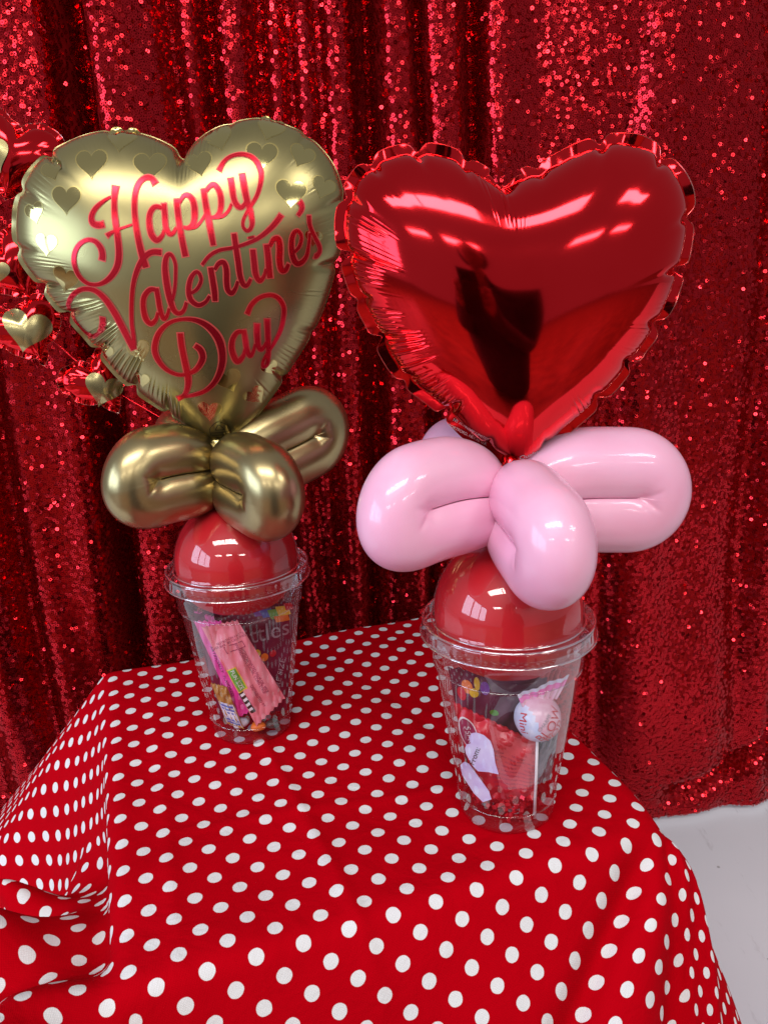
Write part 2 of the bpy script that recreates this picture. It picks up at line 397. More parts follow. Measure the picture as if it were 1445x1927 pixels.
def cup(cx, cy, label):
    c = empty('plastic_cup', (cx, cy, T))
    tag(c, label, 'cup', 'plastic cups filled with sweets')
    V, F = lathe([(0.0005, 0.0035), (0.018, 0.0035), (0.0245, 0.0025), (0.0272, 0.0004), (0.0286, 0.0014), (0.0292, 0.005), (0.0294, 0.0125), (0.0300, 0.0135),
                  (0.0342, 0.042), (0.0395, 0.080), (0.0425, 0.1005), (0.0433, 0.1025), (0.0438, 0.104), (0.0452, 0.114), (0.0470, 0.1225), (0.0484, 0.1235), (0.0487, 0.1245)], cx, cy, 96)
    mobj('cup_body', V, F, M_cup, c)
    for z, r in ((0.0130, 0.0300), (0.1022, 0.0435)):            # moulded rings in the wall
        V, F = lathe([(r, z-0.0005), (r+0.0005, z), (r, z+0.0005)], cx, cy, 96); mobj('moulded_ring', V, F, M_rim, c)
    lid = empty('dome_lid', (0, 0, 0)); lid.parent = c
    pts = [(0.0490, 0.1298), (0.0478, 0.1306), (0.0462, 0.1304), (0.0446, 0.1296), (0.0438, 0.1304), (0.0434, 0.1335)]
    for k in range(1, 15):
        a = k/14*math.radians(80); pts.append((0.0434*math.cos(a), 0.1335+0.0445*math.sin(a)))
    V, F = lathe(pts, cx, cy, 96); mobj('dome', V, F, M_lid, lid)
    # skirt of the lid with shallow moulded ribs and a rounded bead at top and bottom
    n = 336; th = np.arange(n)*2*np.pi/n
    pr = [(0.0490, 0.1298, 0), (0.0497, 0.1292, 0), (0.0500, 0.1282, 0), (0.0500, 0.1272, 1), (0.0502, 0.1255, 1), (0.0504, 0.1240, 1), (0.0505, 0.1228, 0), (0.0507, 0.1216, 0)]
    V = []
    for t in th:
        rib = 0.00028*max(0.0, math.sin(t*42))**0.5
        for r, z, k in pr: V.append((cx+(r-rib*k)*math.cos(t), cy+(r-rib*k)*math.sin(t), T+z))
    mobj('lid_rim', V, grid_faces(n, len(pr), wrap_u=True), M_rim, lid)
    for (rr, zz, tr) in ((0.0508, 0.1214, 0.0006), (0.0494, 0.1299, 0.0006), (0.0443, 0.1298, 0.0005)):
        V, F = lathe([(rr+tr*math.cos(a_), zz+tr*math.sin(a_)) for a_ in np.linspace(0, 2*math.pi, 9)], cx, cy, 120)
        mobj('rim_bead', V, F, M_bead, lid)
    return c
LX, LY, RX, RY = -0.1056, 0.5327, 0.0695, 0.4265
cup(LX, LY, 'clear plastic cup with dome lid under the gold balloon twist')
cup(RX, RY, 'clear plastic cup with dome lid under the pink balloon twist')

def inner_balloon(cx, cy, label, low):
    pr = []
    for k in range(33):
        a = -math.pi/2 + k/32*math.pi
        s, c_ = math.sin(a), math.cos(a)
        zz = 0.1335 + (0.0432*s if s > 0 else low*s)
        pr.append((max(0.0002, 0.0426*(c_**0.985 if s > 0 else c_**0.62)), zz))
    V, F = lathe(pr, cx, cy, 80)
    # small irregularities of the squeezed balloon
    d = V-np.array([cx, cy, T+0.13]); V = V + d*(0.012*np.sin(9*np.arctan2(d[:, 1], d[:, 0]))*(d[:, 2] < -0.004))[:, None]*0.5
    o = mobj('round_balloon', V, F, M_redlatex); tag(o, label, 'balloon', 'red balloons inside the domes')
inner_balloon(LX, LY, 'red balloon filling the dome of the cup under the gold twist', 0.036)
inner_balloon(RX, RY, 'red balloon filling the dome of the cup under the pink twist', 0.036)

# ------------------------------------------------------------------ twisted balloon collars
def loop_mesh(C, d, up, L, a, R, squash=1.0, roll=0.0, arch=0.0, na=88, nt=168):
    d = np.array(d, float); d /= np.linalg.norm(d)
    e = np.array(up, float); e -= d*(e@d); e /= np.linalg.norm(e)
    g = np.cross(d, e)
    if roll:
        e, g = e*math.cos(roll)+g*math.sin(roll), g*math.cos(roll)-e*math.sin(roll)
    xs = L-a-R
    # path: upper arm, bend, lower arm
    pts = []
    n1 = nt//3
    for k in range(n1):
        t = k/n1; x = 0.004+ (xs-0.004)*t
        pts.append((x, a*(0.10+0.90*min(1, math.sin(min(1, t*1.5)*math.pi/2)))))
    for k in range(nt-2*n1+1):
        t = k/(nt-2*n1); ph = math.pi/2-t*math.pi
        pts.append((xs+a*math.cos(ph)*1.02, a*math.sin(ph)))
    for k in range(n1-1, -1, -1): pts.append((pts[k][0], -pts[k][1]))
    P = np.array(pts); n = len(P)
    for _ in range(6):
        Q = P.copy(); Q[1:-1] = (P[:-2]+2*P[1:-1]+P[2:])/4; P = Q
    tg = np.gradient(P, axis=0); tg /= np.linalg.norm(tg, axis=1)[:, None]
    s = np.concatenate([[0], np.cumsum(np.linalg.norm(np.diff(P, axis=0), axis=1))]); S = s[-1]
    endd = np.minimum(s, S-s)
    rad = R*(0.10+0.90*np.sqrt(1-(1-np.clip(endd/(R*1.35), 0, 1))**2))
    V = np.zeros((n, na, 3))
    for k in range(na):
        b = 2*math.pi*k/na
        ca, sb = math.cos(b), math.sin(b)
        nx_, ny_ = -tg[:, 1], tg[:, 0]           # in-plane normal
        loc = P + np.stack([nx_, ny_], -1)*(rad*ca)[:, None]
        pk_ = 1-0.10*np.exp(-endd/(0.35*R))*(1+math.cos(b*9)) - 0.006*np.exp(-endd/R)*math.sin(b*17)
        loc = P + np.stack([nx_, ny_], -1)*(rad*ca*pk_)[:, None]
        gg = rad*sb*squash*pk_
        V[:, k, 0] = loc[:, 0]; V[:, k, 1] = loc[:, 1]; V[:, k, 2] = gg
    # the two arms press against each other: flatten at the middle plane, bulging sideways a little
    half = np.arange(n) < n/2
    sgn = np.where(half, 1.0, -1.0)[:, None]
    depth = sgn*V[:, :, 1]
    eps = 0.00025
    pen = np.clip(eps-depth, 0, None)
    V[:, :, 1] = np.where(depth < eps, sgn*(eps+0.02*pen), V[:, :, 1])
    V[:, :, 2] *= 1+0.25*np.clip(pen/R, 0, 1)
    # creases running out from the end of the slit, where the rubber is pinched by the bend
    x0 = xs+0.002
    for (dx, dy, dep, wd) in ((0.011, 0.0062, 0.0005, 0.0016), (0.010, -0.0068, 0.0006, 0.0016)):
        l2 = math.hypot(dx, dy); t_ = ((V[:, :, 0]-x0)*dx+(V[:, :, 1])*dy)/l2**2
        ds = np.abs((V[:, :, 0]-x0)*dy-(V[:, :, 1])*dx)/l2
        V[:, :, 2] -= np.sign(V[:, :, 2])*dep*np.exp(-(ds/wd)**2)*smoothstep(-0.25, 0.1, t_)*smoothstep(1.1, 0.5, t_)
    pit = np.exp(-(((V[:, :, 0]-x0)/0.005)**2+(V[:, :, 1]/0.0045)**2))
    V[:, :, 2] *= 1-0.05*pit
    V[:, :, 1] += arch*np.sin(np.clip(V[:, :, 0]/L, 0, 1)*math.pi)
    W = C + V[:, :, 0:1]*d + V[:, :, 1:2]*e + V[:, :, 2:3]*g
    return W.reshape(-1, 3), grid_faces(n, na) + [(i*na+na-1, (i+1)*na+na-1, (i+1)*na, i*na)[::-1][::-1] for i in range(n-1)]

def collar(C, loops, m, name, label):
    C = np.array(C)
    r = empty(name, tuple(C)); tag(r, label, 'balloon')
    for lp in loops:
        V, F = loop_mesh(C, *lp[:2], *lp[2:])
        mobj('balloon_loop', V, F, m, r)
    # the tight knot in the middle
    th = np.arange(16)*2*np.pi/16
    pr = [(0.0005, -0.009), (0.006, -0.007), (0.0045, -0.002), (0.0035, 0.0), (0.0045, 0.002), (0.006, 0.007), (0.0005, 0.009)]
    V = [(C[0]+rr*math.cos(t), C[1]+rr*math.sin(t), C[2]+zz) for t in th for rr, zz in pr]
    mobj('knot', V, grid_faces(16, len(pr), wrap_u=True), m, r)
    return r
# (direction, up, length, half gap, tube radius, squash, roll)
collar((0.068, 0.4265, 0.203+T),
       [((-0.84, -0.54, -0.02), (0, 0, 1), 0.094, 0.0118, 0.0205, 0.95, 0.12, 0.007),
        ((0.20, -0.95, -0.20), (0.10, 0, 1), 0.088, 0.0128, 0.0205, 0.95, 0.10),
        ((0.985, 0.10, -0.06), (0, 0, 1), 0.106, 0.0135, 0.0225, 0.95, 0.0, 0.002),
        ((-0.45, 0.88, 0.10), (0, 0, 1), 0.080, 0.0118, 0.0200, 0.95, 0.0)],
       M_pink, 'pink_balloon_twist', 'pink latex balloon twisted into four fat loops around the red heart base')
collar((-0.1095, 0.5327, 0.199+T),
       [((-0.80, -0.60, -0.03), (0, 0, 1), 0.082, 0.0120, 0.0208, 0.95, 0.10, 0.005),
        ((0.62, -0.78, -0.10), (0, 0, 1), 0.086, 0.0125, 0.0208, 0.95, 0.0),
        ((0.86, 0.44, 0.30), (0, 0, 1), 0.098, 0.0122, 0.0208, 0.95, 0.0, -0.003),
        ((-0.62, 0.72, 0.16), (0, 0, 1), 0.080, 0.0118, 0.0200, 0.95, 0.0)],
       M_goldlatex, 'gold_balloon_twist', 'metallic gold balloon twisted into four loops around the gold heart base')

# ------------------------------------------------------------------ foil heart balloons
GOLD = [(-0.8,397.8),(9.1,405.9),(21.0,412.1),(37.4,415.8),(48.7,416.1),(59.7,413.1),(72.3,407.7),(83.2,398.4),(90.8,387.5),(95.0,373.5),(96.0,360.9),(93.5,345.1),(89.4,332.2),(84.0,316.0),(77.1,299.5),(67.4,282.9),(55.0,266.1),(43.9,250.7),(32.2,237.0),(20.6,226.7),(7.3,218.3),(-3.4,218.8),(-13.3,225.9),(-24.5,236.3),(-40.5,249.6),(-55.9,264.3),(-66.0,278.6),(-78.5,297.7),(-91.2,313.2),(-99.0,326.5),(-106.6,339.6),(-108.4,352.3),(-105.8,367.7),(-100.9,379.8),(-93.4,391.0),(-84.2,398.8),(-73.9,404.4),(-62.1,409.1),(-49.2,411.7),(-34.9,411.6),(-21.0,408.5),(-8.9,403.1)]
RED = [(-4.6,364.9),(3.3,365.5),(17.7,369.9),(30.7,375.6),(43.5,379.5),(53.9,380.0),(65.7,377.1),(75.2,370.7),(83.2,360.7),(87.2,349.4),(87.5,336.8),(85.1,321.4),(80.7,305.9),(73.4,290.0),(64.4,276.6),(53.8,263.0),(40.2,249.3),(26.2,237.6),(14.9,226.8),(7.7,222.3),(1.9,222.5),(-6.9,227.6),(-19.9,237.0),(-31.3,249.1),(-42.6,259.5),(-55.1,269.9),(-63.2,281.4),(-70.9,298.2),(-77.2,311.9),(-82.0,327.9),(-84.4,343.5),(-82.7,356.0),(-77.3,367.0),(-69.1,374.0),(-58.4,378.4),(-45.2,379.6),(-32.1,377.4),(-21.7,372.1),(-12.5,366.9)]

def resample_closed(pts, n, sm=0.0):
    P = np.array(pts, float); Q = np.vstack([P, P[:1]])
    # Catmull-Rom, closed
    m = len(P); out = []
    for i in range(m):
        p0, p1, p2, p3 = P[i-1], P[i], P[(i+1) % m], P[(i+2) % m]
        for k in range(24):
            t = k/24
            out.append(0.5*((2*p1)+(-p0+p2)*t+(2*p0-5*p1+4*p2-p3)*t*t+(-p0+3*p1-3*p2+p3)*t**3))
    D = np.array(out); D2 = np.vstack([D, D[:1]])
    s = np.concatenate([[0], np.cumsum(np.linalg.norm(np.diff(D2, axis=0), axis=1))])
    u = np.arange(n)/n*s[-1]
    return np.stack([np.interp(u, s, D2[:, 0]), np.interp(u, s, D2[:, 1])], -1), s[-1]

def gauss_closed(P, sig):
    n = len(P); k = np.minimum(np.arange(n), n-np.arange(n)); w = np.exp(-(k/sig)**2/2); w /= w.sum()
    F = np.fft.fft(w)[:, None]
    return np.real(np.fft.ifft(np.fft.fft(P, axis=0)*F, axis=0))

class Heart:
    """inflated foil heart in its own upright plane; u to the right, w up, h towards the viewer (mm)"""
    def __init__(self, outline, origin, normal, H, creases, ribamp, center, nt=1400, nr=54, seed=1, p=2.3, q=0.56, ribwave=3.3, notch=0.22, rot=0.0, reach0=0.84, pullmm=3.2, rscale=0.7, ribreach=None):
        rg = np.random.default_rng(seed)
        self.o = np.array([origin[0], origin[1], origin[2] if len(origin) > 2 else T])
        n = np.array([normal[0], normal[1], normal[2] if len(normal) > 2 else 0.0]); n /= np.linalg.norm(n)
        self.n = n; self.ex = np.cross(np.array([0, 0, 1.0]), n); self.ex /= np.linalg.norm(self.ex); self.ez = np.cross(n, self.ex)
        O, per = resample_closed(outline, nt); self.per = per
        c = np.array(center)
        f = np.arange(nt)/nt
        def dist(sc): dd = np.abs(f-sc); return np.minimum(dd, 1-dd)*per
        # creases: (fraction along outline, depth, width mm, reach)
        pull = np.zeros(nt); cre = []
        for (sc, dp, w, reach) in creases:
            g = np.exp(-(dist(sc)/w)**2); cre.append((dp*np.exp(-(np.abs(dist(sc))/(w*0.8))**1.4), reach)); pull = np.maximum(pull, g*dp)
        tn = np.roll(O, -1, 0)-np.roll(O, 1, 0); tn /= np.linalg.norm(tn, axis=1)[:, None]
        out = np.stack([tn[:, 1], -tn[:, 0]], -1)
        if np.mean(np.sum(out*(O-c), 1)) < 0: out = -out
        O0 = gauss_closed(O, nt*0.006)
        # wavy seam: bulges between the creases
        O = O - out*(pull*pullmm)[:, None]
        self.O, self.out, self.pull = O, out, pull
        S = gauss_closed(O0, nt*0.055)
        r = np.sin(np.linspace(0, 1, nr)*math.pi/2)**0.9
        r[0] = 0.0
        w = r**2.6
        Pm = c + r[None, :, None]*(((1-w)[None, :, None]*S[:, None, :] + w[None, :, None]*O0[:, None, :])-c) + (r**12)[None, :, None]*(O-O0)[:, None, :]
        base = H*(1-r**p)**q
        Hh = np.broadcast_to(base[None, :], (nt, nr)).copy()
        # radial puckers
        mod = gauss_closed(rg.normal(0, 1, (nt, 1)), nt*0.018)[:, 0]; mod = mod/np.std(mod)
        amp = ribamp(f, mod)
        wob = np.cumsum(gauss_closed(rg.normal(0, 1, (nt, 1)), nt*0.004)[:, 0]); wob -= np.linspace(wob[0], wob[-1], nt)
        ph = 2*np.pi*np.round(per/ribwave)*f + 0.35*wob
        reachv = (reach0 if ribreach is None else ribreach(f))+0.04*np.clip(gauss_closed(rg.normal(0, 1, (nt, 1)), nt*0.006)[:, 0]*18, -1.5, 1.5)
        win = smoothstep(0, 0.16, r[None, :]-reachv[:, None])*(1-0.5*smoothstep(0.97, 1, r)[None, :])
        rib = (np.sin(ph) + 0.35*np.sin(2*ph+1))*(0.65+0.55*np.clip(gauss_closed(rg.normal(0, 1, (nt, 1)), nt*0.003)[:, 0]*9, -1, 1))
        Hh += (amp*rib)[:, None]*win*np.minimum(1, Hh/6.0)
        for g, reach in cre:
            Hh *= 1 - g[:, None]*notch*3.2*smoothstep(1-reach*rscale, 1.0, r)[None, :]**1.3
        # broad slack undulation
        Hh *= 1 + 0.006*(np.sin(2*np.pi*f*7+1)[:, None])*smoothstep(0.3, 0.8, r)[None, :]
        Hh[:, -1] = 0.0
        self.Pm, self.Hh, self.nt, self.nr = Pm, Hh, nt, nr
        V = np.concatenate([Pm, Hh[:, :, None]], -1).reshape(-1, 3)
        self.F = grid_faces(nt, nr, wrap_u=True)
        self.Vl = V
        self.bvh = BVHTree.FromPolygons(V.tolist(), self.F)
    def world(self, L):
        L = np.asarray(L, float)/1000
        return self.o + L[..., 0:1]*self.ex + L[..., 1:2]*self.ez + L[..., 2:3]*self.n
    def on(self, uw, off=0.25):
        out = []
        for u, w in uw:
            hit = self.bvh.ray_cast(Vector((u, w, 200)), Vector((0, 0, -1)))
            out.append((u, w, (hit[0].z if hit[0] is not None else 0.0)+off))
        return np.array(out)
    def build(self, root, m, skin='foil_front', backskin='foil_back'):
        mobj(skin, self.world(self.Vl), self.F, m, root)
        # plain back half
        st = 5; P = self.Pm[::st, ::3]; Hb = -self.Hh[::st, ::3]
        if self.nr % 3 != 1: P = np.concatenate([P, self.Pm[::st, -1:]], 1); Hb = np.concatenate([Hb, self.Hh[::st, -1:]*0], 1)
        V = np.concatenate([P, Hb[:, :, None]], -1)
        mobj(backskin, self.world(V.reshape(-1, 3)), grid_faces(V.shape[0], V.shape[1], wrap_u=True, flip=True), m, root)
    def flange(self, root, m, wfun, edge_mat=None, name='seam_flange', seed=3):
        rg = np.random.default_rng(seed)
        nt = self.nt; f = np.arange(nt)/nt
        w = wfun(f, self.pull)
        zz = gauss_closed(rg.normal(0, 1, (nt, 1)), nt*0.006)[:, 0]*16
        inner = np.concatenate([self.O-self.out*0.4, np.zeros((nt, 1))], 1)
        mid = np.concatenate([self.O+self.out*(w*0.55)[:, None], (zz*w*0.03-w*0.10)[:, None]], 1)
        outr = np.concatenate([self.O+self.out*w[:, None], (zz*w*0.06-w*0.20)[:, None]], 1)
        V = np.stack([inner, mid, outr], 1)
        mobj(name, self.world(V.reshape(-1, 3)), grid_faces(nt, 3, wrap_u=True), m, root)
        if edge_mat:
            e2 = outr + np.concatenate([self.out*0.35, np.full((nt, 1), 0.25)], 1)
            V = np.stack([outr, e2], 1)
            mobj('cut_edge', self.world(V.reshape(-1, 3)), grid_faces(nt, 2, wrap_u=True), edge_mat, root)

def gold_amp(f, mod):
    # strong puckers on the lower left and at the cleft, weak at the top
    a = 0.10 + 0.10*np.clip(mod, 0, 2)
    a += 0.55*smoothstep(0.50, 0.56, f)*smoothstep(0.86, 0.76, f)*np.clip(0.6+0.5*mod, 0, 1.5)
    a += 0.25*np.exp(-(np.minimum(f, 1-f)/0.02)**2)
    a += 0.22*np.exp(-((f-0.36)/0.05)**2)
    return a
def gold_reach(f):
    r_ = np.full_like(f, 0.86)
    r_ -= 0.20*smoothstep(0.52, 0.58, f)*smoothstep(0.80, 0.72, f)
    r_ -= 0.10*np.exp(-((f-0.36)/0.05)**2) + 0.24*np.exp(-((np.minimum(f, 1-f))/0.03)**4)
    return r_
GH = Heart(GOLD, (-0.1126, 0.5327, T), (0.06, -1, 0), 36.0,
           [(0.0, 1.0, 3.0, 0.34), (0.055, 0.25, 3, 0.12), (0.13, .35, 3, .15), (0.20, .5, 3, .2), (0.262, .7, 3, .22), (0.335, .35, 3, .2), (0.39, .6, 2.5, .2),
            (0.475, .4, 3, .2), (0.552, .7, 2.5, .25), (0.595, .8, 3, .3), (0.645, .9, 3, .3), (0.69, .9, 3, .3), (0.725, .9, 3, .3), (0.765, .5, 3, .2), (0.82, .5, 3, .2), (0.865, .9, 2.6, .22), (0.93, .4, 3, .15)],
           gold_amp, (-4, 322), seed=2, ribreach=gold_reach)
groot = empty('gold_heart_balloon', (-0.1126, 0.5327, T+0.218))
tag(groot, 'satin gold foil heart balloon with red Happy Valentine\'s Day lettering', 'balloon')
GH.build(groot, M_goldfoil)
GH.flange(groot, M_goldfoil, lambda f, pull: 0.5+2.6*np.clip(1-pull*1.2, 0, 1)*smoothstep(0.5, 0.6, f)*smoothstep(0.9, 0.8, f))

def red_amp(f, mod):
    a = 0.05+0.10*np.clip(mod-0.5, 0, 2)
    a += 0.75*smoothstep(0.58, 0.60, f)*smoothstep(0.845, 0.825, f)*np.clip(0.9+0.4*mod, 0.15, 1.4)
    a += 0.55*smoothstep(0.27, 0.30, f)*smoothstep(0.46, 0.43, f)*np.clip(0.7+0.5*mod, 0.1, 1.4)
    a += 0.30*np.exp(-(np.minimum(f, 1-f)/0.026)**4)
    return a
def red_reach(f):
    r_ = np.full_like(f, 0.87)
    r_ -= 0.13*smoothstep(0.575, 0.60, f)*smoothstep(0.845, 0.82, f)
    r_ -= 0.08*smoothstep(0.27, 0.30, f)*smoothstep(0.47, 0.44, f)
    r_ -= 0.30*np.exp(-((np.minimum(f, 1-f))/0.030)**4)
    return r_
RCR = [(0.0, 1.0, 5.0, 0.30), (0.035, .4, 3, .14), (0.095, .6, 3, .10), (0.155, .6, 3, .10), (0.215, .6, 3, .12), (0.262, .9, 2.4, .26), (0.315, .7, 3, .22), (0.36, .6, 3, .2), (0.405, .6, 3, .2),
       (0.475, .4, 3, .15), (0.545, .5, 3, .2), (0.60, .95, 2.4, .34), (0.652, .4, 3, .15), (0.70, .7, 3, .3), (0.742, .35, 3, .15), (0.785, .9, 2.6, .28), (0.835, .5, 3, .2), (0.872, .5, 3, .12), (0.915, .6, 3, .1), (0.96, .4, 3, .1)]
RH = Heart(RED, (0.0700, 0.4265, T), (-0.02, -1, 0), 33.0, RCR, red_amp, (1, 298), seed=7, ribwave=3.0, p=2.5, q=0.53, rscale=0.55, ribreach=red_reach)
rroot = empty('red_heart_balloon', (0.0700, 0.4265, T+0.222))
tag(rroot, 'shiny red mirror foil heart balloon with scalloped edge above the pink twist', 'balloon')
RH.build(rroot, M_redfoil)
M_edge = mat('bright_cut_edge', (0.75, 0.45, 0.42), 0.25, 0.9)
RH.flange(rroot, M_redfoil, lambda f, pull: 0.8+3.9*np.clip(1-pull*1.3, 0, 1)**0.7*np.where((f > 0.985) | (f < 0.02), 0.3, 1), M_edge)

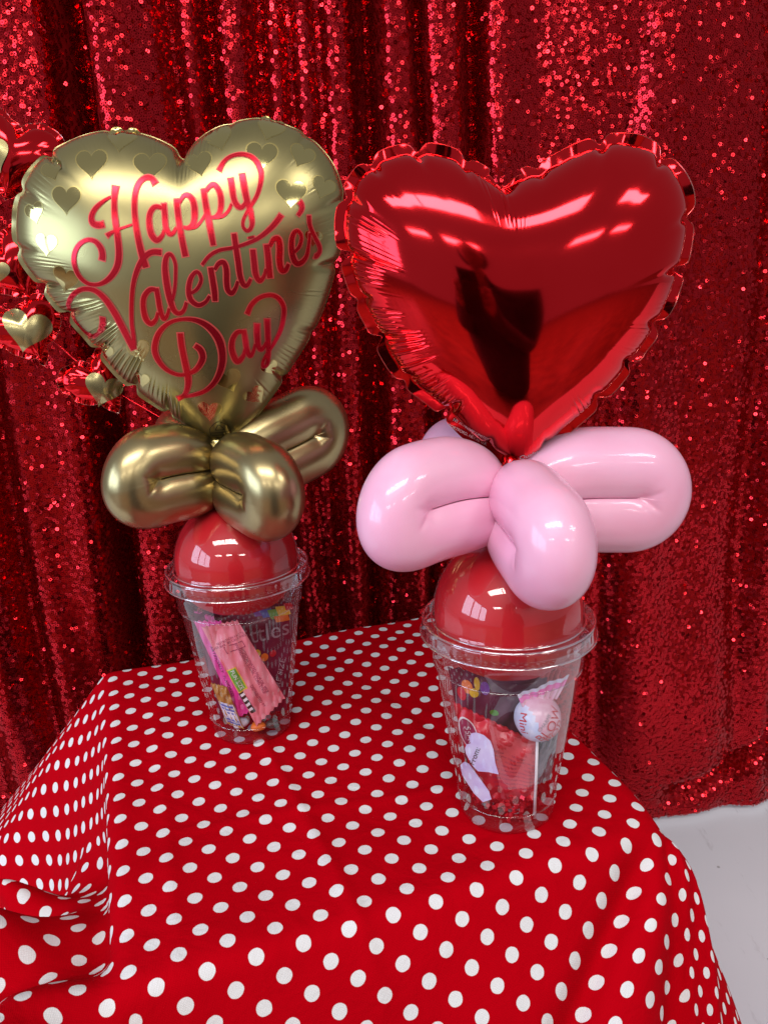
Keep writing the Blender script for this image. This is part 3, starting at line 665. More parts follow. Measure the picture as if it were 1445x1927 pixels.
# ==PRINT==
# ------------------------------------------------------------------ print on the balloons
LETTERS = [[(-37.9,378.6,5.12),(-39.2,371.0,3.92),(-39.7,362.1,4.23),(-39.4,353.8,4.41),(-39.2,345.5,4.66),(-39.9,338.3,4.85),(-42.2,332.2,4.66),(-47.4,326.7,3.9),(-54.1,323.6,2.95),(-61.0,324.1,2.97),(-66.0,328.6,3.45),(-67.9,335.5,3.65),(-66.7,341.7,3.45),(-62.9,346.6,3.17),(-57.6,348.9,2.96),(-52.8,347.7,3.6),(-50.0,343.8,4.43),(-49.6,339.8,4.69),(-50.5,336.5,4.89)],
[(-40.6,372.6,1.64),(-45.5,370.1,2.49),(-50.5,366.5,3.41),(-53.5,362.2,3.81),(-53.3,358.3,4.59),(-49.8,356.8,4.71),(-46.0,357.4,4.56)],
[(-46.1,350.3,3.9),(-42.6,352.3,2.6),(-37.0,354.3,1.81),(-29.2,356.5,1.61)],
[(-14.7,378.2,4.87),(-17.1,381.9,3.92),(-20.6,382.3,3.79),(-24.4,379.3,3.92),(-26.9,373.3,3.77),(-27.9,364.4,3.88),(-27.8,355.6,4.19),(-27.0,346.7,4.62),(-25.9,338.9,5.13),(-24.4,331.5,5.12)],
[(-11.5,363.9,2.57),(-13.4,365.6,3.09),(-16.6,365.4,3.54),(-19.2,361.9,3.86),(-20.0,356.4,4.17),(-19.2,350.3,4.61),(-16.5,347.1,4.15),(-13.1,349.5,2.87),(-11.4,353.3,2.24)],
[(-10.7,368.0,3.73),(-10.6,361.1,3.97),(-10.6,354.4,3.83),(-8.9,350.5,3.7),(-6.6,350.7,2.87),(-4.1,354.2,2.23)],
[(-3.2,370.2,3.86),(-3.1,363.6,4.16),(-2.6,355.2,4.14),(-1.7,345.8,4.45),(-0.6,336.8,4.76)],
[(-2.1,366.9,2.24),(0.8,371.1,2.89),(3.7,371.5,3.53),(6.3,368.2,4.16),(6.8,362.1,4.46),(5.7,356.1,3.82),(2.6,353.3,3.18),(-1.1,354.0,1.91)],
[(2.9,353.1,2.67),(7.0,353.8,2.22),(10.8,357.5,2.03),(13.2,361.3,1.78)],
[(12.7,375.3,3.86),(13.3,368.3,4.14),(14.1,361.1,4.42),(15.2,351.8,4.4),(16.2,342.4,4.1)],
[(13.6,372.9,2.37),(16.7,376.3,3.27),(19.4,376.8,3.57),(21.8,373.2,3.85),(22.6,368.0,4.13),(21.5,361.9,3.53),(18.7,358.9,2.94),(14.7,358.9,1.76)],
[(18.7,358.6,2.65),(23.0,359.3,2.35),(26.5,362.2,2.24),(28.8,366.5,2.06)],
[(28.8,380.8,4.17),(29.4,375.0,4.15),(30.0,368.8,4.13),(31.5,365.2,4.12),(33.8,363.7,3.53),(36.2,365.6,2.95),(37.0,368.1,1.77)],
[(35.6,383.1,4.18),(36.4,375.9,4.45),(37.5,368.1,4.43),(39.1,361.4,4.12),(39.7,355.2,3.52),(38.4,351.6,2.93),(36.2,350.6,2.64),(34.3,352.8,2.35),(34.6,356.4,2.35),(37.0,360.9,2.35),(40.0,365.0,2.65),(43.7,370.6,2.96),(46.1,377.3,3.27),(46.7,383.0,3.58),(45.1,388.3,3.6),(41.6,392.3,3.31),(35.8,393.9,3.02),(29.8,392.9,2.71),(25.4,389.8,3.01),(22.2,384.5,3.89)],
[(-56.1,304.7,4.47),(-57.5,299.0,4.84),(-61.7,294.2,3.49),(-66.9,292.4,3.18),(-73.5,295.6,3.22),(-78.0,302.8,3.43),(-78.8,310.5,3.41),(-74.8,316.2,3.36),(-69.9,319.6,3.33),(-64.0,321.2,3.3),(-57.5,320.0,3.96),(-52.1,314.9,4.76),(-47.8,306.9,5.31),(-44.3,297.5,5.45),(-41.7,289.8,5.32),(-39.6,283.4,4.92)],
[(-39.5,284.0,3.75),(-38.4,291.1,3.39),(-37.8,301.0,3.24),(-35.7,313.2,3.22),(-33.1,323.3,3.34),(-29.5,331.4,3.86),(-25.1,337.5,4.32),(-19.9,340.5,4.31),(-13.8,340.1,4.76)],
[(-19.8,319.2,3.31),(-23.8,319.3,3.65),(-27.8,315.3,4.0),(-29.2,309.3,4.14),(-28.7,302.6,4.69),(-26.1,299.5,4.01),(-22.6,301.8,3.0),(-20.5,306.6,2.33)],
[(-19.9,320.7,3.84),(-19.5,315.0,3.98),(-19.2,307.8,4.12),(-17.8,302.1,3.66),(-15.4,304.0,2.65),(-13.3,308.8,2.32)],
[(-12.8,308.7,2.38),(-9.3,318.2,2.51),(-7.6,327.0,2.5),(-7.1,334.0,2.64),(-9.1,338.8,2.97),(-11.6,337.9,3.63),(-13.2,332.5,4.29),(-13.4,324.3,4.95),(-12.7,314.7,4.96),(-11.2,307.5,4.3),(-8.4,304.9,3.64),(-5.1,306.6,2.97),(-2.6,311.9,2.63)],
[(-0.2,316.0,2.3),(4.3,318.8,2.76),(7.1,323.5,2.76),(6.3,327.5,2.95),(4.1,328.2,2.96),(0.8,324.3,3.62),(-0.9,317.8,4.08),(-0.1,312.4,4.28),(3.8,309.3,3.62),(8.3,310.9,2.96),(11.6,314.9,2.63)],
[(13.3,331.3,4.42),(13.9,322.8,4.74),(14.2,316.5,4.75),(14.0,310.5,4.12)],
[(15.2,328.7,2.84),(18.3,332.7,3.47),(21.3,333.1,4.11),(22.4,328.7,4.55),(21.9,321.9,4.55),(22.2,317.3,4.43),(24.2,315.3,3.8),(26.8,318.2,3.04),(28.7,322.8,2.4)],
[(28.6,349.9,4.11),(29.1,342.0,4.42),(29.7,333.0,4.55),(30.1,325.0,4.43),(31.7,319.9,4.11),(34.0,319.8,3.16),(36.6,323.9,2.53)],
[(8.1,331.8,2.53),(13.0,337.0,2.66),(19.1,340.1,2.65),(27.3,341.3,2.53),(35.5,343.4,2.66),(43.3,346.7,3.17),(50.1,351.6,3.82),(54.5,356.0,4.14),(57.4,359.6,4.34)],
[(38.3,347.6,5.19),(38.6,346.2,5.19)],
[(38.8,340.6,4.43),(39.0,333.2,4.56),(39.3,325.8,4.56),(41.3,321.8,3.8),(44.1,324.4,2.85),(45.8,329.3,2.22)],
[(47.0,343.2,4.57),(47.4,335.8,4.76),(47.4,328.9,4.95),(47.6,322.6,4.76)],
[(48.5,340.6,2.86),(51.3,345.1,3.82),(54.2,345.4,4.59),(54.7,340.2,5.1),(54.0,333.3,5.09),(54.7,327.6,4.78),(57.1,327.5,3.83),(59.6,331.7,2.88)],
[(62.5,337.1,2.43),(66.4,341.0,2.89),(68.0,346.1,2.89),(66.4,349.7,2.89),(63.8,348.8,3.52),(62.0,344.0,4.16),(61.8,337.1,4.61),(63.3,331.9,4.81),(66.3,331.2,4.18),(70.2,335.1,3.22),(72.1,342.0,2.58),(73.3,349.2,2.45)],
[(73.3,359.2,3.36),(73.5,352.9,3.23),(75.8,346.6,3.24),(78.3,341.3,3.38),(78.4,337.5,3.25),(75.9,334.9,3.89),(74.3,335.3,3.75)],
[(67.7,366.8,4.38),(69.2,365.1,3.87),(69.2,362.0,3.54),(66.4,358.1,2.89)],
[(-8.9,293.8,4.78),(-9.1,285.5,4.8),(-8.6,275.8,5.02),(-8.1,266.6,5.26),(-9.2,259.9,4.41),(-12.6,253.9,3.42),(-18.0,251.3,4.13)],
[(-1.5,285.8,3.98),(2.0,282.5,4.98),(2.6,277.3,4.8),(-1.2,271.6,4.02),(-6.2,268.5,3.36),(-13.6,267.4,3.04),(-20.9,271.0,3.73),(-25.4,277.7,4.6),(-26.0,284.8,4.58),(-22.1,293.5,4.01),(-15.0,299.4,2.99),(-6.6,301.4,2.78),(1.9,300.3,3.83),(8.8,295.9,5.28),(13.5,288.8,6.28),(14.8,279.9,5.65),(13.1,270.9,5.01),(8.4,262.5,4.03),(1.8,256.8,3.38),(-5.9,254.1,3.06),(-13.5,252.9,2.74)],
[(29.7,290.3,2.32),(27.7,292.2,3.31),(24.6,291.6,3.64),(21.6,287.1,4.11),(20.8,280.8,4.65),(23.0,274.1,4.67),(27.0,277.0,3.34),(28.9,282.1,2.33)],
[(29.1,293.9,3.64),(29.4,287.8,4.12),(29.7,281.4,4.13),(31.1,276.8,3.68),(33.5,279.7,2.68),(35.4,284.8,2.33)],
[(37.5,297.1,4.64),(36.8,290.5,4.66),(36.7,283.4,4.34),(38.1,280.2,3.69),(40.7,282.5,3.02),(42.3,285.6,2.34)],
[(43.7,299.6,4.65),(43.3,292.0,4.33),(42.8,282.9,4.02),(42.3,276.3,3.37),(40.6,270.2,3.06),(38.2,269.3,2.7),(38.7,272.6,2.37),(41.4,277.1,2.56),(46.5,283.9,2.82),(51.0,291.4,3.22),(53.5,298.9,3.48),(54.2,305.9,3.66),(51.4,311.2,3.64),(46.7,313.2,3.3),(40.5,312.0,3.29),(35.2,308.0,3.62),(31.8,302.0,4.09)]]
SHINY = [(-52.0,390.8,18.6,0),(-68.4,371.3,17.9,5),(-35.1,405.4,17.4,5),(-18.0,388.0,18.3,0),(10.9,388.5,15.7,-10),(22.7,403.2,15.9,-15),(47.6,392.1,18.1,5),(53.0,408.6,16.1,20),(70.7,392.2,14.8,25),(63.5,370.5,17.9,5),(82.7,374.1,14.0,20),(-76.7,388.8,13.2,-20),(-84.6,347.0,14.5,10),(-76.0,326.4,16.3,20),(-90.0,365.5,13.2,-10),(-60.4,282.3,11.6,20),(-36.2,282.4,14.8,-10),(-39.2,263.6,10.8,10),(16.7,261.4,16.0,-15),(31.6,249.6,13.5,-30),(1.7,241.9,14.9,8),(42.5,267.4,10.6,-20),(75.1,345.0,10.4,10)]

def ribbon(pts, scale, close=False):
    """smooth stroke through (u, w, width) control points -> left/right rails"""
    P = np.array(pts, float); m = len(P)
    Q = np.vstack([2*P[0]-P[1], P, 2*P[-1]-P[-2]]); out = []
    for i in range(1, m):
        p0, p1, p2, p3 = Q[i-1], Q[i], Q[i+1], Q[i+2]
        k = max(2, int(np.linalg.norm((p2-p1)[:2])/0.7))
        for j in range(k):
            t = j/k; out.append(0.5*((2*p1)+(-p0+p2)*t+(2*p0-5*p1+4*p2-p3)*t*t+(-p0+3*p1-3*p2+p3)*t**3))
    out.append(P[-1]); D = np.array(out)
    tg = np.gradient(D[:, :2], axis=0); tg /= (np.linalg.norm(tg, axis=1)[:, None]+1e-9)
    nr = np.stack([-tg[:, 1], tg[:, 0]], -1)
    hw = D[:, 2:3]*scale/2
    # trim both ends a little for the inner ribbon
    return [D[:, :2]+nr*hw*a for a in (-1, -0.4, 0.4, 1)]

def strokes_mesh(H, strokes, scale, off, name, m, root, trim=0, dz=0.012):
    V, F = [], []
    for k, st in enumerate(strokes):
        rails = ribbon(st, scale)
        n = len(rails[0]); a, b = (trim, n-trim) if n > 2*trim+3 else (0, n)
        b0 = len(V)
        for i in range(a, b):
            for r in rails: V.append((*r[i], off+dz*k))
        F += grid_faces(b-a, 4, base=b0)
    V = np.array(V)
    S = H.on(V[:, :2], 0.0); S[:, 2] += V[:, 2]
    return mobj(name, H.world(S), F, m, root)
strokes_mesh(GH, LETTERS, 1.0, 0.25, 'lettering_outline', M_inkline, groot, 0, 0.006)
strokes_mesh(GH, LETTERS, 0.66, 0.62, 'lettering', M_inkred, groot, 1, 0.006)

def heart_shape(n=40):
    t = np.linspace(0, 2*np.pi, n, endpoint=False)
    x = 16*np.sin(t)**3; y = 13*np.cos(t)-5*np.cos(2*t)-2*np.cos(3*t)-np.cos(4*t)
    return np.stack([x/32, (y+2.5)/32], -1)
def heart_patch(H, u, w, size, rot, off, name, m, root):
    o_ = heart_shape(36); c, s = math.cos(math.radians(-rot)), math.sin(math.radians(-rot))
    V = [(0.0, 0.0)]; rings = 5
    for k in range(1, rings+1): V += [tuple(p*k/rings) for p in o_]
    V = np.array(V)*size; V = V@np.array([[c, s], [-s, c]]) + np.array([u, w])
    F = [(0, 1+i, 1+(i+1) % 36) for i in range(36)]
    for k in range(rings-1):
        a, b = 1+k*36, 1+(k+1)*36
        F += [(a+i, b+i, b+(i+1) % 36, a+(i+1) % 36) for i in range(36)]
    S = H.on(V, off)
    return mobj(name, H.world(S), F, m, root)
M_shinyline = mat('gold_print_outline', (0.48, 0.39, 0.14), 0.3, 0.9)
for (u, w, s, r) in SHINY:
    heart_patch(GH, u, w, s*1.08, r, 0.12, 'heart_outline', M_shinyline, groot)
    heart_patch(GH, u, w, s, r, 0.24, 'shiny_heart', M_shiny, groot)

def text_geo(body, size, spacing=1.0):
    cu = bpy.data.curves.new('t', 'FONT'); cu.body = body; cu.size = size; cu.align_x = 'CENTER'; cu.align_y = 'CENTER'
    cu.space_character = spacing; cu.resolution_u = 3
    ob = bpy.data.objects.new('t', cu); col.objects.link(ob)
    bpy.context.view_layer.update()
    me = bpy.data.meshes.new_from_object(ob.evaluated_get(bpy.context.evaluated_depsgraph_get()))
    V = np.array([v.co[:2] for v in me.vertices]); F = [tuple(p.vertices) for p in me.polygons]
    bpy.data.objects.remove(ob); bpy.data.curves.remove(cu); bpy.data.meshes.remove(me)
    return V, F
def text_on_heart(H, body, size, u, w, rot, m, root, name, off=0.3, slant=0.0):
    V, F = text_geo(body, size)
    V = V.copy(); V[:, 0] += slant*V[:, 1]
    c, s = math.cos(math.radians(rot)), math.sin(math.radians(rot))
    V = V@np.array([[c, s], [-s, c]])+np.array([u, w])
    return mobj(name, H.world(H.on(V, off)), F, m, root, smooth=False)
M_pinkprint = mat('pale_pink_print', (0.75, 0.42, 0.42), 0.5)
text_on_heart(RH, 'NS EUROPE LIMITED', 2.3, -21.5, 241.3, -29, M_pinkprint, rroot, 'small_print')
text_on_heart(RH, 'TORTFORD, HERTS, U.K.', 2.2, -22.8, 237.6, -29, M_pinkprint, rroot, 'small_print')
text_on_heart(RH, 'Qualatex', 4.0, 11.0, 227.5, 14, M_white, rroot, 'maker_mark', slant=0.2)
# little line emblem at the tip of the gold heart
EM = [[(-6.5, -4, .35), (-6, 1.5, .35), (0, 6, .35), (6, 1.5, .35), (6.5, -4, .35)], [(-3, 0, .35), (0, 3.6, .35), (3, 0, .35)], [(-3, 0, .35), (3, 0, .35)],
      [(-6, -2, .35), (6, -2, .35)], [(-6, -4, .35), (6, -4, .35)], [(-4.5, -6, .35), (4.5, -6, .35)]]
strokes_mesh(GH, [[(x+6.0, y+228.5, w) for x, y, w in s] for s in EM], 1.0, 0.3, 'line_emblem', M_black, groot, 0, 0.01)

# ------------------------------------------------------------------ small red foil hearts beside the gold balloon
gar = empty('foil_heart_garland', (-0.235, 0.565, T+0.25))
tag(gar, 'string of small red foil hearts with cream centres left of the gold balloon', 'garland')
HB = heart_shape(44)
def lob(cx, cy_, cz, size, rot, seed, hsize, hrot, hoff=(0, 0), nrm=(0.3, -0.94, 0.1)):
    c, s = math.cos(math.radians(rot)), math.sin(math.radians(rot))
    out = (HB*size)@np.array([[c, s], [-s, c]])
    rg = np.random.default_rng(seed)
    cr = [(float(x), 0.4+0.4*rg.random(), 3.5, 0.5) for x in (np.arange(6)+0.6*rg.random(6))/6]
    H = Heart(out, (cx, cy_, cz+T), nrm, size*0.16, cr, lambda f, mod: 0.03+0.05*np.clip(mod, 0, 2), (0, size*0.02), nt=480, nr=30, seed=seed, ribwave=4.5, reach0=0.7, notch=0.16, rscale=1.0, pullmm=1.5)
    o_ = empty('foil_heart', tuple(np.array((cx, cy_, cz+T))-np.array(gar.location))); o_.parent = gar
    H.build(o_, M_redfoil)
    H.flange(o_, M_redfoil, lambda f, p_: 1.6+1.8*np.clip(1-p_*1.2, 0, 1), M_edge)
    # puffed cream heart on the front: two creased halves
    hs = heart_patch(H, hoff[0], hoff[1], hsize, hrot, 1.2, 'cream_heart', M_cream, o_)
    return o_
lob(-0.2350, 0.575, 0.404, 56, -20, 11, 22, -15, (-11, 0))
lob(-0.2480, 0.575, 0.335, 48, 25, 12, 18, 10, (-10, -3))
lob(-0.2420, 0.570, 0.292, 46, 18, 13, 32, 18, (-1, 1))
lob(-0.1990, 0.575, 0.2545, 44, 25, 14, 26, 22, (1, -5))
lob(-0.2180, 0.580, 0.366, 40, -40, 15, 8, 0)
# thin ribbon that ties the small hearts together
rb = [(-0.232, 0.578, 0.42), (-0.236, 0.582, 0.37), (-0.242, 0.582, 0.335), (-0.232, 0.578, 0.29), (-0.2, 0.582, 0.254), (-0.15, 0.57, 0.225), (-0.114, 0.545, 0.205)]
V = []
for (x, y, z) in rb: V += [(x-0.0008, y, z+T), (x+0.0008, y, z+T), (x+0.0008, y+0.001, z+T), (x-0.0008, y+0.001, z+T)]
F = []
for i in range(len(rb)-1):
    for k in range(4): F.append((i*4+k, i*4+(k+1) % 4, i*4+4+(k+1) % 4, i*4+4+k))
mobj('ribbon', V, F, M_redfoil, gar)

# ------------------------------------------------------------------ sticks that carry the hearts
def tube(pts, r, n=10):
    P = np.array(pts, float); V = []; F = []
    for i, p in enumerate(P):
        t = P[min(i+1, len(P)-1)]-P[max(i-1, 0)]; t /= np.linalg.norm(t)
        a = np.cross(t, (0.3, 0.5, 0.8)); a /= np.linalg.norm(a); b = np.cross(t, a)
        rr = r[i] if isinstance(r, (list, tuple)) else r
        for k in range(n): V.append(p+rr*(a*math.cos(2*math.pi*k/n)+b*math.sin(2*math.pi*k/n)))
    for i in range(len(P)-1):
        for k in range(n): F.append((i*n+k, i*n+(k+1) % n, (i+1)*n+(k+1) % n, (i+1)*n+k))
    F.append(tuple(range(n))[::-1]); F.append(tuple((len(P)-1)*n+k for k in range(n)))
    return np.array(V), F
M_goldneck = M_goldfoil
V, F = tube([(-0.1095, 0.5327, T+0.196), (-0.1095, 0.5327, T+0.208), (-0.111, 0.5327, T+0.222)], [0.003, 0.004, 0.007]); mobj('tied_neck', V, F, M_goldfoil, groot)
V, F = tube([(0.067, 0.4265, T+0.198), (0.0685, 0.4265, T+0.212), (0.073, 0.4265, T+0.228)], [0.003, 0.004, 0.007]); mobj('tied_neck', V, F, M_redfoil, rroot)

# ------------------------------------------------------------------ the photographer, mirrored in the balloons
def skinned(name, pts, edges, rad, root_i, m, parent, sub=2):
    me = bpy.data.meshes.new(name); me.from_pydata([Vector(p) for p in pts], edges, [])
    o_ = bpy.data.objects.new(name, me); col.objects.link(o_)
    sk = o_.modifiers.new('skin', 'SKIN'); sk.use_smooth_shade = True
    if not me.skin_vertices: me.attributes  # layer is made by the modifier below
    bpy.context.view_layer.objects.active = o_
    if not me.skin_vertices: bpy.ops.mesh.customdata_skin_add()
    for i_, v_ in enumerate(me.skin_vertices[0].data):
        r_ = rad[i_]; v_.radius = r_ if isinstance(r_, tuple) else (r_, r_); v_.use_root = (i_ == root_i)
    ss = o_.modifiers.new('sub', 'SUBSURF'); ss.levels = sub; ss.render_levels = sub
    bpy.context.view_layer.update()
    me2 = bpy.data.meshes.new_from_object(o_.evaluated_get(bpy.context.evaluated_depsgraph_get()))
    bpy.data.objects.remove(o_)
    V = [v_.co[:] for v_ in me2.vertices]; F = [tuple(p.vertices) for p in me2.polygons]; bpy.data.meshes.remove(me2)
    return mobj(name, V, F, m, parent)
M_coat = noise_vary(mat('dark_coat', (0.02, 0.02, 0.025), 0.85), (0.035, 0.034, 0.04), (0.06, 0.056, 0.064), 30)
M_skin = noise_vary(mat('skin', (0.45, 0.27, 0.2), 0.5), (0.30, 0.17, 0.12), (0.36, 0.21, 0.15), 30)
M_hair = mat('dark_hair', (0.03, 0.02, 0.015), 0.6)
pr = empty('person', (0.04, -0.50, 0)); tag(pr, 'person in a dark coat kneeling with a phone held up, mirrored in the red heart', 'person')
PX, PY = 0.04, -0.50
pts = [(PX, PY, 0.44), (PX, PY+0.01, 0.58), (PX, PY, 0.72), (PX, PY, 0.84), (PX, PY+0.01, 0.93),
       (PX-0.155, PY, 0.79), (PX-0.20, PY+0.09, 0.55), (PX-0.11, PY+0.31, 0.69), (PX-0.095, PY+0.425, 0.75),
       (PX+0.155, PY, 0.79), (PX+0.20, PY+0.09, 0.55), (PX+0.03, PY+0.31, 0.69), (PX+0.015, PY+0.425, 0.75),
       (PX-0.10, PY+0.02, 0.42), (PX-0.13, PY+0.12, 0.09), (PX-0.12, PY-0.16, 0.06), (PX-0.12, PY-0.30, 0.05),
       (PX+0.10, PY+0.02, 0.42), (PX+0.13, PY+0.12, 0.09), (PX+0.12, PY-0.16, 0.06), (PX+0.12, PY-0.30, 0.05)]
edges = [(0, 1), (1, 2), (2, 3), (3, 4), (2, 5), (5, 6), (6, 7), (7, 8), (2, 9), (9, 10), (10, 11), (11, 12), (0, 13), (13, 14), (14, 15), (15, 16), (0, 17), (17, 18), (18, 19), (19, 20)]
rad = [(0.17, 0.13), (0.16, 0.12), (0.15, 0.105), (0.055, 0.05), (0.045, 0.045), 0.065, 0.052, 0.036, 0.026, 0.065, 0.050, 0.036, 0.026, 0.10, 0.075, 0.055, 0.045, 0.10, 0.075, 0.055, 0.045]
skinned('body', pts, edges, rad, 0, M_coat, pr)
n_ = 36; V = []
for i in range(n_):
    t = 2*math.pi*i/n_
    for (zz, rx, ry) in ((0.82, 0.09, 0.08), (0.755, 0.19, 0.12), (0.64, 0.20, 0.135), (0.50, 0.225, 0.16), (0.30, 0.255, 0.20), (0.10, 0.285, 0.235), (0.09, 0.27, 0.22)):
        fl = 1+0.03*math.sin(9*t)*(0.9-zz)
        V.append((PX+rx*fl*math.cos(t), PY-0.01+ry*fl*math.sin(t), zz))
mobj('long_coat', V, grid_faces(n_, 7, wrap_u=True, flip=True), M_coat, pr)
def ovoid(c, r, n=28, k2=18, f=None):
    V = []
    for i in range(n):
        t = 2*math.pi*i/n
        for j in range(k2):
            p_ = math.pi*(j+0.01)/(k2-0.98); q = np.array([math.sin(p_)*math.cos(t), math.sin(p_)*math.sin(t), math.cos(p_)])
            V.append(np.array(c)+np.array(r)*q*(f(q) if f else 1))
    return V, grid_faces(n, k2, wrap_u=True, flip=True)
V, F = tube([(PX, PY+0.01, 0.80), (PX, PY+0.02, 0.90), (PX, PY+0.028, 1.0)], [0.05, 0.045, 0.045], 16); mobj('neck', V, F, M_skin, pr)
HZ = 1.04
V, F = ovoid((PX, PY+0.035, HZ), (0.075, 0.092, 0.112), f=lambda q: (1-0.16*max(0, -q[2])) + 0.12*math.exp(-((q[0]/0.16)**2+((q[2]+0.12)/0.2)**2))*(q[1] > 0.5))
mobj('head', V, F, M_skin, pr)
V, F = ovoid((PX, PY+0.012, HZ+0.017), (0.094, 0.100, 0.118), f=lambda q: 1-0.22*(q[1] > 0.6 and q[2] < 0.35)); mobj('hair', V, F, M_hair, pr)
for sx in (-1, 1):
    V, F = ovoid((PX+sx*0.030, PY+0.112, HZ+0.008), (0.012, 0.006, 0.006), 12, 8); mobj('eye', V, F, M_hair, pr)
    V, F = ovoid((PX+sx*0.077, PY+0.030, HZ), (0.008, 0.018, 0.028), 12, 8); mobj('ear', V, F, M_skin, pr)
V, F = ovoid((PX, PY+0.112, HZ-0.052), (0.022, 0.006, 0.005), 12, 8); mobj('mouth', V, F, mat('lips', (0.4, 0.14, 0.13), 0.5), pr)
for sx in (-1, 1):
    hx = 0.0 + sx*0.042
    V, F = ovoid((hx+sx*0.012, -0.055, 0.755), (0.022, 0.030, 0.040)); hand = mobj('hand', V, F, M_skin, pr)
    for k in range(4):
        fz = 0.735+0.017*k
        V, F = tube([(hx+sx*0.022, -0.050, fz), (hx+sx*0.012, -0.026, fz+0.002), (hx-sx*0.004, -0.0165, fz+0.002)], [0.0085, 0.008, 0.006]); mobj('finger', V, F, M_skin, hand)
    V, F = tube([(hx+sx*0.010, -0.075, 0.74), (hx-sx*0.002, -0.060, 0.752), (hx-sx*0.008, -0.048, 0.764)], [0.010, 0.009, 0.007]); mobj('thumb', V, F, M_skin, hand)
ph = empty('phone', (0.0, -0.033, 0.70)); tag(ph, 'dark phone held up by the person mirrored in the red heart', 'phone')
def slab(x0, x1, y0, y1, z0, z1):
    return [(x0, y0, z0), (x1, y0, z0), (x1, y1, z0), (x0, y1, z0), (x0, y0, z1), (x1, y0, z1), (x1, y1, z1), (x0, y1, z1)], [(3, 2, 1, 0), (4, 5, 6, 7), (0, 1, 5, 4), (1, 2, 6, 5), (2, 3, 7, 6), (3, 0, 4, 7)]
V, F = slab(-0.036, 0.036, -0.040, -0.032, 0.70, 0.845); mobj('phone_body', V, F, mat('phone_black', (0.02, 0.02, 0.022), 0.25), ph, smooth=False)
V, F = slab(-0.026, 0.004, -0.032, -0.029, 0.805, 0.838); mobj('camera_bump', V, F, mat('phone_lens', (0.01, 0.01, 0.012), 0.08), ph, smooth=False)

# ------------------------------------------------------------------ sweets in the cups
class Pack:
    """flat wrapped sweet: four corners, a bulge, crimped ends"""
    def __init__(self, TL, TR, BR, BL, nrm, th, seed=0, ends=0.10, crin=0.35, teeth=9, sv=2.6):
        self.c = [np.array(p, float)+np.array([0, 0, T]) for p in (TL, TR, BR, BL)]
        self.n = np.array(nrm, float); self.n /= np.linalg.norm(self.n)
        self.th, self.ends, self.crin, self.teeth, self.sv = th, ends, crin, teeth, sv
        rg = np.random.default_rng(seed); self.k = rg.uniform(6, 26, (6, 2)); self.phs = rg.uniform(0, 6.28, 6); self.am = rg.uniform(0.2, 1, 6)
    def h(self, a, b):
        v = 2*a-1
        body = np.clip(1-np.abs(v)**self.sv, 0, 1)**0.6*smoothstep(self.ends*0.6, self.ends+0.16, b)*smoothstep(1-self.ends*0.6, 1-self.ends-0.16, b)
        cr = sum(am*np.sin(k[0]*a+k[1]*b+p) for am, k, p in zip(self.am, self.k, self.phs))*0.00028*self.crin*2
        seal = np.where((b < self.ends) | (b > 1-self.ends), 0.00018*np.sin(b*2*math.pi*110), 0)
        return self.th*body + cr + seal
    def at(self, a, b, off=0.0, side=1):
        a = np.asarray(a, float); b = np.asarray(b, float)
        TL, TR, BR, BL = self.c
        base = ((1-a)*(1-b))[..., None]*TL + (a*(1-b))[..., None]*TR + (a*b)[..., None]*BR + ((1-a)*b)[..., None]*BL
        return base + self.n*((side*self.h(a, b) if side > 0 else -0.8*self.h(a, b)+0.0001)+off)[..., None]
    def mesh(self):
        na, nb = 4*self.teeth+1, 60
        a = np.linspace(0, 1, na); b = np.linspace(0, 1, nb)
        A, B = np.meshgrid(a, b, indexing='ij')
        zig = 0.018*np.where(np.arange(na) % 4 == 2, 1, np.where(np.arange(na) % 2 == 1, 0.5, 0))
        B = np.where(B == 0, zig[:, None], B); B = np.where(B == 1, 1-zig[:, None], B)
        V = np.concatenate([self.at(A, B).reshape(-1, 3), self.at(A, B, 0, -1).reshape(-1, 3)])
        return V, grid_faces(na, nb) + grid_faces(na, nb, flip=True, base=na*nb)
    def text(self, body, size, a, b, rot=0, slant=0, off=0.0003):
        V, F = text_geo(body, size); V = V.copy(); V[:, 0] += slant*V[:, 1]
        c, s = math.cos(math.radians(rot)), math.sin(math.radians(rot)); V = V@np.array([[c, s], [-s, c]])
        w = np.linalg.norm(self.c[1]-self.c[0]); l = np.linalg.norm(self.c[3]-self.c[0])
        return self.at(np.clip(a+V[:, 0]/w, 0.01, 0.99), np.clip(b-V[:, 1]/l, 0.01, 0.99), off), F
    def patch(self, a0, a1, b0, b1, off=0.0002, n=8, skew=0.0):
        A, B = np.meshgrid(np.linspace(a0, a1, n), np.linspace(b0, b1, n), indexing='ij')
        A = A + skew*(B-(b0+b1)/2)
        return self.at(A, B, off).reshape(-1, 3), grid_faces(n, n)
    def ellipse(self, a, b, ra, rb, off, n=28):
        t = np.arange(n)*2*np.pi/n
        V = np.concatenate([self.at(np.array([a]), np.array([b]), off), self.at(a+ra*np.cos(t)*0.5, b+rb*np.sin(t)*0.5, off), self.at(a+ra*np.cos(t), b+rb*np.sin(t), off)])
        F = [(0, 1+i, 1+(i+1) % n) for i in range(n)]+[(1+i, 1+n+i, 1+n+(i+1) % n, 1+(i+1) % n) for i in range(n)]
        return V, F
def wrapper_mat(name, c1, c2, rough=0.35, **kw):
    return noise_vary(mat(name, c1, rough, **kw), c1, c2, 60, bump=0.25, bscale=140, bdist=0.0006)
def item(name, label, cat, loc):
    o_ = empty(name, (loc[0], loc[1], loc[2]+T)); tag(o_, label, cat); return o_
M_salmon = wrapper_mat('salmon_wrapper', (0.78, 0.20, 0.24), (0.86, 0.30, 0.36))
